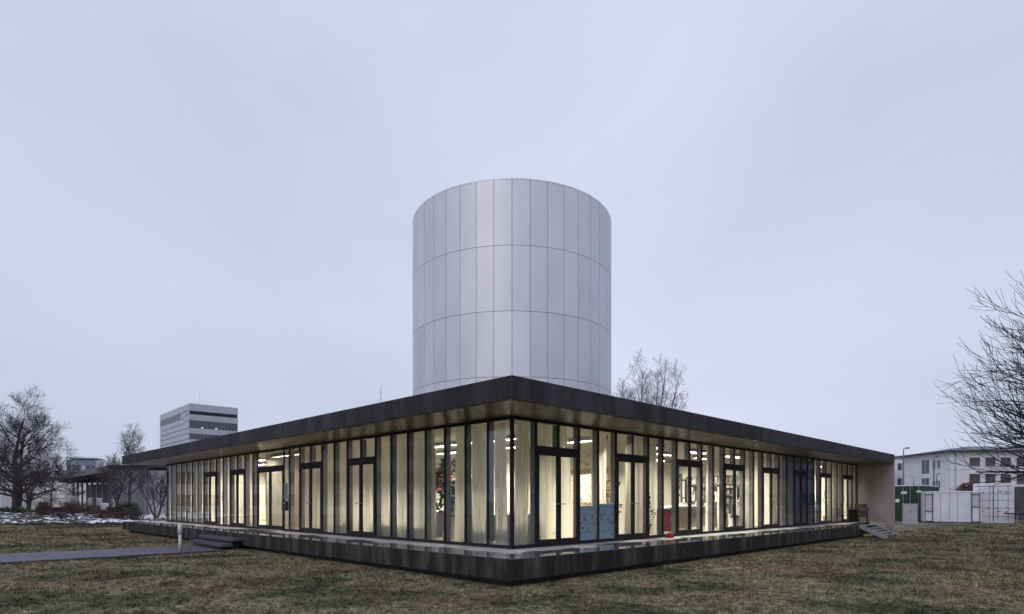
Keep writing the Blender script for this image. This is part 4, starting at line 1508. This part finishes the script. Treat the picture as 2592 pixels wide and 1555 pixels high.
def car(label, loc, rz, mat):
    o = thing('parked_car', label, 'car', loc, rz)
    m = MB()
    prof = [(-2.1, 0.35), (2.1, 0.35), (2.15, 0.62), (2.0, 0.82), (1.2, 0.92), (-2.0, 0.95), (-2.15, 0.7)]
    m.extr(prof[::-1], 'y', -0.85, 0.85)
    m.build('body', mat, o)
    b = len(m.v)
    c = MB()
    pr = [(-1.85, 0.951), (1.15, 0.921), (0.45, 1.40), (-1.25, 1.42)]
    c.v = [(x, -0.8 if z < 1 else -0.62, z) for x, z in pr] + [(x, 0.8 if z < 1 else 0.62, z) for x, z in pr]
    c.f = [(0, 1, 2, 3), (7, 6, 5, 4), (0, 4, 5, 1), (1, 5, 6, 2), (2, 6, 7, 3), (3, 7, 4, 0)]
    c.build('cabin', M['far_glass'], o)
    for x in (-1.3, 1.3):
        for y in (-0.78, 0.66):
            w = MB().tube([(x, y, 0.32), (x, y + 0.14, 0.32)], 0.32, 16).build('wheel', M['rubber'], o)
            MB().tube([(x, y - 0.01, 0.32), (x, y + 0.15, 0.32)], 0.18, 10).build('rim', M['steel'], w)
    for y in (-0.6, 0.4):
        box(2.1, 2.16, y, y + 0.22, 0.6, 0.72).build('headlight', M['white'], o)


car('dark blue car parked behind the reddish shrubs at the far left', (at(152, 70), 70, 0), R(12), pmat('dark_blue_paint', (0.03, 0.035, 0.07), None, 2, 0.25))

# office tower with curving facade joints
P0 = Vector((-77.2, 144.5, 0))
ot = thing('office_block', 'grey banded office block with curved facade joints beyond the pavilion roof', 'building', P0, R(43))
# frame: +x along its right face, +y along its left face
M['clad'] = pmat('grey_cladding', (0.50, 0.51, 0.58), (0.45, 0.46, 0.53), 0.4, 0.5, 0.2)
M['clad2'] = pmat('darker_grey_cladding', (0.17, 0.18, 0.23), (0.15, 0.16, 0.21), 0.5, 0.5)
LX, LY, HT = 11.2, 27.2, 25.0
box(0.1, LX - 0.1, 0.1, LY - 0.1, 0, HT - 0.2).build('core', M['dark_cladding'], ot)
bands = [(23.25, HT), (21.0, 22.4), (17.8, 19.1), (15.1, 16.4), (12.4, 13.7), (9.7, 11.0), (7.0, 8.3), (4.3, 5.6), (0.0, 2.9)]
for z0, z1 in bands:
    box(0.0, LX, 0, 0.099, z0, z1).build('spandrel_panel', M['clad'], ot)
for z0, z1 in ((19.1, 21.0), (16.4, 17.8), (13.7, 15.1), (11.0, 12.4), (8.3, 9.7), (5.6, 7.0)):
    nw = 14
    for k in range(nw):
        x = 0.05 + k * (LX - 0.1) / nw
        w = box(x + 0.14, x + (LX - 0.1) / nw, 0.05, 0.098, z0, z1).build('window', M['far_glass'], ot)
        if z0 > 16 and k in (3, 7) and z0 > 18:
            box(x + 0.3, x + 0.65, 0.035, 0.049, z0 + 0.12, z0 + 0.36).build('lit_lamp', lamp_mat('lit_office_lamp', (1, 0.93, 0.8), 1.3), w)
        box(x, x + 0.138, 0.02, 0.098, z0, z1).build('mullion', M['clad2'], ot)


def yc(y, a, b):
    """joint height along the left face: b near the corner, a beyond an S bend"""
    t = min(max((y - 1.0) / 5.5, 0), 1)
    t = t * t * (3 - 2 * t)
    return b + (a - b) * t


lines = [(HT, HT), (23.25, 23.25), (21.8, 22.4), (20.45, 21.0), (19.12, 19.12), (17.83, 17.83), (16.5, 16.5), (15.2, 15.2), (13.9, 13.9), (12.6, 12.6), (11.3, 11.3), (9.0, 9.0), (5.0, 5.0), (0, 0)]
for (a1, b1), (a0, b0) in zip(lines[:-1], lines[1:]):
    m = MB()
    prof = []
    ys = [0.0, 1.0] + [1.0 + 5.5 * k / 10 for k in range(1, 11)] + [12.0, LY]
    for y in ys:
        z1, z0 = yc(y, a1, b1) - 0.07, yc(y, a0, b0) + 0.07
        m.v += [(0.0, y, z0), (0.0, y, z1), (0.099, y, z1), (0.099, y, z0)]
    for k in range(len(ys) - 1):
        i, j = 4 * k, 4 * k + 4
        for q in range(4):
            q2 = (q + 1) % 4
            m.f.append((i + q, i + q2, j + q2, j + q))
    m.f += [(3, 2, 1, 0), tuple(4 * (len(ys) - 1) + q for q in range(4))]
    for v in range(len(m.v)):
        m.v[v] = (m.v[v][0] - 0.0, m.v[v][1] + 0.1, m.v[v][2])
    m.build('cladding_band', M['clad'], ot)
box(-0.012, -0.002, 7.3, LY, 21.95, 23.12).build('louvre_band', M['clad2'], ot)
MB().tube([(4, 6, HT - 0.2), (4, 6, HT + 4.2)], [0.06, 0.02], 5).build('antenna', M['steel'], ot)
m = thing('antenna_mast', 'thin antenna mast standing far behind the pavilion roof', 'mast', (at(964, 120), 120, 0))
MB().tube([(0, 0, 0), (0, 0, 24.6)], [0.09, 0.04], 6).build('pole', M['bluegrey'], m)
for z in (22.0, 23.2):
    MB().tube([(-0.4, 0, z), (0.4, 0, z)], 0.025, 4).build('crossbar', M['bluegrey'], m)

# far glass tower at the left
gt = thing('glass_tower', 'bluish glass office tower far behind the bare trees at the left', 'building', (at(205, 200), 200, 0), R(20))
M['tower_glass'] = pmat('blue_facade_glass', (0.13, 0.19, 0.30), (0.20, 0.27, 0.38), 0.5, 0.15)
box(-4, 4.2, 0, 9, 0, 15.2).build('core', M['tower_glass'], gt)
box(-4.2, 4.4, -0.2, 9.2, 15.6, 16.0).build('roof_frame', M['pale_wall'], gt)
for x in (-4.0, -1.3, 1.4, 4.0):
    box(x, x + 0.18, -0.15, 0.0, 0, 15.59).build('pier', M['bluegrey'], gt)
for k in range(5):
    box(-4.05, 4.25, -0.08, -0.002, 1.6 + k * 3.0, 2.1 + k * 3.0).build('spandrel', M['bluegrey'], gt)
for r in range(4):
    for k in range(6):
        x = -3.7 + k * 1.32
        box(x, x + 0.9, -0.05, -0.003, 2.3 + r * 3.0, 4.4 + r * 3.0).build('window', M['far_glass'] if (r * 5 + k * 3) % 4 else M['pale_wall'], gt)

# the pale building that the left glass front mirrors
rb = thing('pale_block', 'pale two storey block mirrored in the left glass front', 'building', (-58, 18, 0), R(0))
box(-14, 0, 0, 46, 0, 9.5).build('wall', M['pale_wall'], rb)
box(-14.2, 0.2, -0.2, 46.2, 9.502, 9.9).build('roof_edge', M['bluegrey'], rb)
for r, (z0, z1) in enumerate(((1.0, 2.4), (3.6, 5.1), (6.6, 8.2))):
    for k in range(15):
        if r == 0 and k % 3 == 0:
            continue
        w = box(0.002, 0.05, 1 + k * 3.0, 3.1 + k * 3.0, z0, z1).build('window', M['far_glass'], rb)
        box(0.051, 0.09, 1 + k * 3.0, 3.1 + k * 3.0, z0 - 0.08, z0 - 0.001).build('sill', M['steel'], w)

# ------------------------------------------------------------------ right background
gb = thing('unseen_grey_block', 'added long grey block out of view, dimming the reflections in the right glass front', 'building', (64, -6, 0))  # out of view, added to dim the sky mirrored in the right glass
M['grey_render'] = pmat('grey_render', (0.20, 0.20, 0.22), (0.16, 0.16, 0.18), 0.5, 0.8)
box(0, 14, 0, 64, 0, 12.5).build('wall', M['grey_render'], gb)
box(-0.2, 14.2, -0.2, 64.2, 12.502, 12.9).build('roof_edge', M['dark_cladding'], gb)
for z0, z1 in ((1.0, 2.6), (4.2, 5.8), (7.4, 9.0)):
    for k in range(16):
        w = box(-0.05, -0.002, 1.2 + k * 4.0, 3.6 + k * 4.0, z0, z1).build('window', M['far_glass'], gb)
        box(-0.09, -0.051, 1.2 + k * 4.0, 3.6 + k * 4.0, z0 - 0.08, z0 - 0.001).build('sill', M['steel'], w)
M['white_render'] = pmat('white_render', (0.74, 0.74, 0.82), (0.67, 0.67, 0.75), 0.5, 0.8)
M['roof_tile'] = pmat('grey_roof', (0.16, 0.17, 0.21), (0.12, 0.13, 0.17), 2, 0.6)
M['dark_trim'] = pmat('dark_trim', (0.07, 0.07, 0.09), None, 3, 0.5)
M['roller'] = pmat('brown_window', (0.06, 0.05, 0.05), (0.10, 0.085, 0.075), 1.2, 0.2)
BY = 89.0
X0 = at(2406, BY)
rs = thing('white_apartment_house', 'long white two storey house with shallow grey roof beyond the containers', 'building', (X0, BY, 0))
LW = 40.0


def wall_with_windows():
    box(0, LW, 0, 11.0, 0, 9.0).build('wall', M['white_render'], rs)
    # shallow hipped roof
    m = MB()
    e = 0.7
    m.v = [(-e, -e, 9.0), (LW + e, -e, 9.0), (LW + e, 11 + e, 9.0), (-e, 11 + e, 9.0), (6.5, 5.5, 10.15), (LW - 6, 5.5, 10.15)]
    m.f = [(3, 2, 1, 0), (0, 1, 5, 4), (1, 2, 5), (2, 3, 4, 5), (3, 0, 4)]
    r = m.build('roof', M['roof_tile'], rs)
    box(-e, LW + e, -e - 0.08, -e - 0.002, 8.9, 9.06).build('gutter', M['dark_trim'], rs)
    box(-e - 0.08, -e - 0.002, -e, 11 + e, 8.9, 9.06).build('gutter', M['dark_trim'], rs)
    cols = [(2453.8, 2480), (2494, 2519), (2532.6, 2558), (2573, 2599), (2613, 2639), (2653, 2679)]
    for (pa, pb) in cols:
        xa, xb = at(pa, BY) - X0, at(pb, BY) - X0
        for z0, z1 in ((6.80, 8.02), (4.15, 5.58), (1.0, 2.4)):
            w = box(xa, xb, -0.04, -0.002, z0, z1).build('window', M['roller'], rs)
            box(xa - 0.05, xb + 0.05, -0.08, -0.041, z0 - 0.07, z0 - 0.002).build('sill', M['steel'], w)
            box(xa, xb, -0.06, -0.041, z1 - 0.3, z1).build('blind', M['dark_trim'], w)
    # end wall (faces left)
    for (y0, y1, z0, z1) in ((4.6, 6.2, 5.9, 8.0), (2.2, 2.75, 6.55, 7.75), (3.2, 3.75, 6.55, 7.75), (4.6, 6.2, 3.0, 5.2), (2.2, 2.75, 3.6, 4.7), (3.2, 3.75, 3.6, 4.7)):
        w = box(-0.04, -0.002, y0, y1, z0, z1).build('window', M['far_glass'], rs)
        box(-0.06, -0.041, (y0 + y1) / 2 - 0.03, (y0 + y1) / 2 + 0.03, z0, z1).build('window_bar', M['white'], w)
    MB().tube([(0.7, -0.08, 0), (0.7, -0.08, 8.9)], 0.06, 6).build('downpipe', M['steel'], rs)
    MB().tube([(-0.1, 10.7, 0), (-0.1, 10.7, 8.9)], 0.06, 6).build('downpipe', M['steel'], rs)


wall_with_windows()
wg = thing('white_side_wing', 'white flat roofed wing beside the end wall, left of the apartment house', 'building', (at(2250, 104), 104, 0))
box(0, 7.2, 0, 9, 0, 8.9).build('wall', M['white_render'], wg)
box(-0.2, 7.4, -0.2, 9.2, 8.902, 9.25).build('roof_edge', M['roof_tile'], wg)
for xa, xb in ((1.5, 2.65), (3.4, 4.25), (5.0, 6.0)):
    for z0, z1 in ((6.9, 8.1), (4.3, 5.5), (1.4, 2.6)):
        w = box(xa, xb, -0.04, -0.002, z0, z1).build('window', M['far_glass'], wg)
        box((xa + xb) / 2 - 0.03, (xa + xb) / 2 + 0.03, -0.06, -0.041, z0, z1).build('window_bar', M['white'], w)


def corrugated(m, axis, a0, a1, c, out, z0, z1, pitch=0.28, depth=0.035):
    """ribbed sheet wall along an axis at coordinate c, outwards = out (+1/-1)"""
    n = int((a1 - a0) / pitch)
    p = (a1 - a0) / n
    pts = []
    for k in range(n):
        x = a0 + k * p
        for q, d in ((0.0, 0), (0.25, 0), (0.35, 1), (0.65, 1), (0.75, 0)):
            pts.append((x + q * p, c - out * d * depth))
    pts.append((a1, c))
    for (xa, ya), (xb, yb) in zip(pts[:-1], pts[1:]):
        if axis == 'x':
            m.face((xa, ya, z0), (xb, yb, z0), (xb, yb, z1), (xa, ya, z1))
        else:
            m.face((ya, xa, z0), (yb, xb, z0), (yb, xb, z1), (ya, xa, z1))


def container(label, loc, rz, mat, length=6.06, h=2.9, w=2.44, snow=True, plates=(), rods=True, marks=False):
    """frame: doors on the y = 0 face, body runs to +y"""
    o = thing('shipping_container', label, 'container', loc, rz)
    for x in (0, w - 0.12):
        for y in (0, length - 0.12):
            box(x, x + 0.12, y, y + 0.12, 0, h).build('corner_post', mat, o)
    m = MB()
    corrugated(m, 'y', 0.121, length - 0.121, 0.02, -1, 0.12, h - 0.1)
    m.build('side_wall', mat, o)
    m = MB()
    corrugated(m, 'y', 0.121, length - 0.121, w - 0.02, 1, 0.12, h - 0.1)
    m.build('side_wall', mat, o)
    m = MB()
    corrugated(m, 'x', 0.121, w - 0.121, length - 0.02, 1, 0.12, h - 0.1)
    m.build('end_wall', mat, o)
    box(0.121, w - 0.121, 0.13, length - 0.13, 0.1, 0.14).build('floor', M['wood'], o)
    box(0.03, w - 0.03, 0.06, length - 0.06, h - 0.08, h - 0.02).build('roof', mat, o)
    for x in (0.0, w - 0.06):
        box(x + 0.001, x + 0.059, 0.121, length - 0.121, 0, 0.12).build('bottom_rail', mat, o)
        box(x + 0.001, x + 0.059, 0.121, length - 0.121, h - 0.1, h).build('top_rail', mat, o)
    box(0.121, w - 0.121, 0.0, 0.08, h - 0.14, h).build('door_header', mat, o)
    box(0.121, w - 0.121, 0.012, 0.029, h - 0.17, h - 0.141).build('door_seal', M['dark_trim'], o)
    box(0.121, w - 0.121, 0.0, 0.08, 0, 0.12).build('door_sill', mat, o)
    for k in range(2):
        xa = 0.125 + k * (w - 0.24) / 2
        xb = xa + (w - 0.26) / 2
        d = MB()
        # pressed ribs
        zs = [0.125, 0.45, 0.52, 1.05, 1.12, 1.65, 1.72, 2.2, 2.27, h - 0.145]
        for q in range(len(zs) - 1):
            y = 0.03 if q % 2 == 0 else 0.085
            d.box(xa, xb, y, 0.10, zs[q], zs[q + 1] - 0.0005)
        d = d.build('door', mat, o)
        if rods:
            for q in (0.25, 0.8):
                xr = xa + (xb - xa) * q
                MB().tube([(xr, 0.0, 0.06), (xr, 0.0, h - 0.08)], 0.018, 6).build('lock_rod', M['steel'], d)
                box(xr - 0.16, xr + 0.02, -0.03, -0.019, 1.18, 1.22).build('lever', M['steel'], d)
    box(w / 2 - 0.03, w / 2 + 0.03, 0.01, 0.028, 0.13, h - 0.15).build('door_seam', M['dark_trim'], o)
    for (x, z, pw, ph) in plates:
        box(x, x + pw, 0.005, 0.029, z, z + ph).build('sign_plate', M['white'], o)
    if marks:
        for (x, z, pw, ph) in ((0.35, 2.28, 0.3, 0.06), (1.45, 2.36, 0.28, 0.07), (1.85, 2.36, 0.3, 0.05), (1.9, 2.16, 0.25, 0.05), (0.4, 0.85, 0.28, 0.05), (1.4, 0.85, 0.28, 0.05), (1.9, 0.85, 0.2, 0.05)):
            box(x, x + pw, 0.022, 0.0295, z, z + ph).build('stencil_mark', M['roof_tile'], o)
    if snow:
        g = random.Random(int(loc[0] * 10))
        m = MB()
        nx, ny = 5, 12
        for j in range(ny):
            for i in range(nx):
                x0, x1 = 0.01 + (w - 0.02) * i / nx, 0.01 + (w - 0.02) * (i + 1) / nx
                y0, y1 = 0.01 + (length - 0.02) * j / ny, 0.01 + (length - 0.02) * (j + 1) / ny
                m.box(x0, x1, y0, y1, h + 0.001, h + g.uniform(0.03, 0.075))
        m.build('snow_cover', M['snow'], o)
    return o


M['snow'] = pmat('old_snow', (0.80, 0.82, 0.88), (0.70, 0.72, 0.80), 3, 0.7)
M['green'] = pmat('green_container_paint', (0.013, 0.050, 0.025), (0.010, 0.038, 0.021), 1.5, 0.5, rvar=0.1)
M['cont_white'] = pmat('white_container_paint', (0.72, 0.72, 0.79), (0.60, 0.60, 0.67), 1.2, 0.5, rvar=0.1)
M['cont_dark'] = pmat('charcoal_container_paint', (0.05, 0.05, 0.06), (0.07, 0.07, 0.08), 1.5, 0.5)
a = R(-45)
# front right corner of the green container at (33.4, 49); its doors face back-left
container('dark green shipping container with snow on top, beside the end wall', (33.4 - 2.44 * K, 49 + 2.44 * K, -0.03), a, M['green'], plates=((0.85, 2.25, 0.42, 0.2), (1.95, 2.35, 0.32, 0.16), (0.45, 1.55, 0.28, 0.28)))
container('white shipping container with closed double doors and snow on top', (at(2463, 46.6), 46.6, -0.03), R(-38), M['cont_white'], marks=True, h=2.95)
container('charcoal shipping container behind the trailer at the right edge', (at(2574, 52), 52, -0.03), R(-30), M['cont_dark'], rods=False)

# white panelled store in front of the two containers
st = thing('white_panel_store', 'low white panelled storage unit between the green and white containers', 'storage unit', (at(2338, 47), 47.0, -0.03), R(-30))
SW, SH = 3.6, 2.38
box(0.02, SW - 0.02, 0.06, 2.2, 0.1, SH - 0.03).build('core', M['roof_tile'], st)
cutsx = [0, 0.60, 1.06, 1.62, 2.12, 2.96, SW]
for xa, xb in zip(cutsx[:-1], cutsx[1:]):
    box(xa + 0.012, xb - 0.012, 0, 0.059, 0.08, SH - 0.07).build('panel', M['cont_white'], st)
box(-0.03, -0.002, 0, 2.22, 0.08, SH - 0.05).build('side_panel', M['cont_white'], st)
box(-0.05, SW + 0.03, -0.03, 2.25, 0, 0.078).build('base_frame', M['dark_trim'], st)
box(-0.05, SW + 0.03, -0.03, 2.25, SH - 0.068, SH).build('top_frame', M['cont_white'], st)
g = random.Random(4)
m = MB()
for k in range(14):
    m.box(-0.04 + k * (SW + 0.06) / 14, -0.04 + (k + 1) * (SW + 0.06) / 14, -0.02, 2.2, SH + 0.001, SH + g.uniform(0.015, 0.06))
m.build('snow_cover', M['snow'], st)
for k, (xa, lab, zz) in enumerate(((0.06, 'left', (0.85, 2.15)), (2.98, 'right', (1.2, 2.15)))):
    o = thing('upright_rack', f'dark upright steel rack leaning on the white storage unit, at its {lab} end', 'rack', (0, 0, 0), 0, 'steel racks on the white storage unit')
    c, s = math.cos(R(-30)), math.sin(R(-30))
    o.location = (st.location.x + c * xa - s * -0.09, 47.0 + s * xa + c * -0.09, -0.03)
    o.rotation_euler = (0, 0, R(-30))
    for x in (0, 0.48):
        box(x, x + 0.045, 0, 0.045, 0, 2.32).build('upright', M['dark_trim'], o)
    for z in zz + (0.08,):
        box(0.046, 0.479, 0.005, 0.04, z, z + 0.05).build('crossbar', M['dark_trim'], o)
    for x in (0.10, 0.18, 0.26, 0.34, 0.42):
        box(x, x + 0.01, 0.015, 0.025, zz[0] + 0.051, zz[1] - 0.001).build('grid_bar', M['column'], o)

o = thing('utility_cabinet', 'grey street utility cabinet standing before the green container', 'cabinet', (at(2304.5, 43.5), 43.5, -0.04), R(-20))
M['cab'] = pmat('grey_cabinet', (0.40, 0.39, 0.43), (0.35, 0.34, 0.38), 2.5, 0.6)
box(-0.43, 0.43, 0.0, 0.32, 0.28, 1.40).build('body', M['cab'], o)
box(-0.46, 0.46, -0.03, 0.35, 1.401, 1.48).build('lid', M['cab'], o)
box(-0.44, 0.44, -0.005, 0.325, 0.0, 0.279).build('plinth', M['cab'], o)
for xa in (-0.42, 0.005):
    d = box(xa, xa + 0.415, -0.014, -0.001, 0.3, 1.38).build('door', M['cab'], o)
    box(xa + (0.37 if xa < 0 else 0.02), xa + (0.395 if xa < 0 else 0.045), -0.03, -0.0145, 0.85, 0.98).build('handle', M['dark_trim'], d)


def street_lamp(label, px, Y, h, arm):
    o = thing('street_lamp', label, 'street lamp', (at(px, Y), Y, -0.04), 0, 'street lamps behind the containers')
    MB().tube([(0, 0, 0), (0, 0, 1.0), (0, 0, h - 0.15), (0.05, 0, h - 0.03), (0.2, 0, h)], [0.09, 0.075, 0.055, 0.05, 0.045], 8).build('post', M['roof_tile'], o, True)
    MB().tube([(0.15, 0, h), (0.3, 0, h + 0.01), (arm, 0, h + 0.02)], [0.05, 0.10, 0.08], 8).build('lamp_head', M['roof_tile'], o, True)


street_lamp('tall street lamp with short arm above the pavilion end wall', 2287, 75, hgt(1134, 75), 0.75)
street_lamp('lower street lamp rising from behind the green container', 2363.5, 56, hgt(1155, 56), 0.45)
street_lamp('faint lower street lamp before the end of the white house', 2371, 72, hgt(1199, 72), 0.35)

# wire fence between the lamps
fc = thing('wire_fence', 'thin grey wire fence before the white side wing', 'fence', (at(2262, 66), 66, 0))
for k in range(5):
    MB().tube([(k * 1.15, 0.1 * k, 0), (k * 1.15, 0.1 * k, 4.45 - 0.11 * k)], 0.03, 5).build('post', M['roof_tile'], fc)
for z in (4.4, 3.6, 2.8):
    MB().tube([(0, 0, z), (2.3, 0.2, z - 0.10), (4.6, 0.4, z - 0.44)], 0.015, 4).build('wire', M['roof_tile'], fc)

bush('round_shrub', 'leafless reddish round shrub in front of the white house', (at(2446, 72), 72, 1.6), 1.5, 1.2, 2.5, 1500, 'twig_red', 0.3, 31)
bush('clipped_hedge', 'dark hedge behind the green container', (at(2425, 62), 62, 0.0), 2.6, 0.8, 3.2, 2500, 'leaf', 0.22, 32)
bush('round_shrub', 'dark shrub behind the pavilion end of the green container', (at(2322, 70), 70, 1.5), 0.9, 0.8, 2.2, 900, 'leaf', 0.2, 33)

# trailer at the right edge
o = thing('flat_trailer', 'grey blue flat trailer with drawbar cut by the right edge', 'trailer', (at(2588, 43.5) + 0.6, 43.5, -0.03), R(-30))
M['trailer'] = pmat('grey_blue_tarp', (0.32, 0.36, 0.42), (0.27, 0.31, 0.37), 2, 0.5)
box(0, 4.0, 0, 2.0, 0.62, 0.78).build('chassis', M['black'], o)
for y in (0, 1.96):
    box(0, 4.0, y, y + 0.04, 0.781, 1.36).build('side_board', M['trailer'], o)
for x in (0, 3.96):
    box(x, x + 0.04, 0.041, 1.959, 0.781, 1.36).build('end_board', M['trailer'], o)
box(0.05, 3.95, 0.05, 1.95, 1.37, 1.95).build('load_cover', M['cont_dark'], o)
MB().tube([(0.0, 0.5, 0.7), (-1.1, 1.0, 0.72)], 0.05, 6).build('drawbar', M['black'], o)
MB().tube([(0.0, 1.5, 0.7), (-1.1, 1.0, 0.72)], 0.05, 6).build('drawbar', M['black'], o)
MB().tube([(-1.1, 1.0, 0.72), (-1.35, 1.0, 0.76)], [0.08, 0.06], 8).build('coupling', M['dark_trim'], o)
MB().tube([(-0.6, 0.9, -0.0), (-0.6, 0.9, 0.8)], 0.04, 6).build('support_leg', M['steel'], o)
for y in (-0.02, 1.8):
    w = MB().tube([(2.0, y, 0.34), (2.0, y + 0.2, 0.34)], 0.34, 18).build('wheel', M['rubber'], o)
    MB().tube([(2.0, y - 0.01, 0.34), (2.0, y + 0.21, 0.34)], 0.2, 12).build('rim', M['steel'], w)
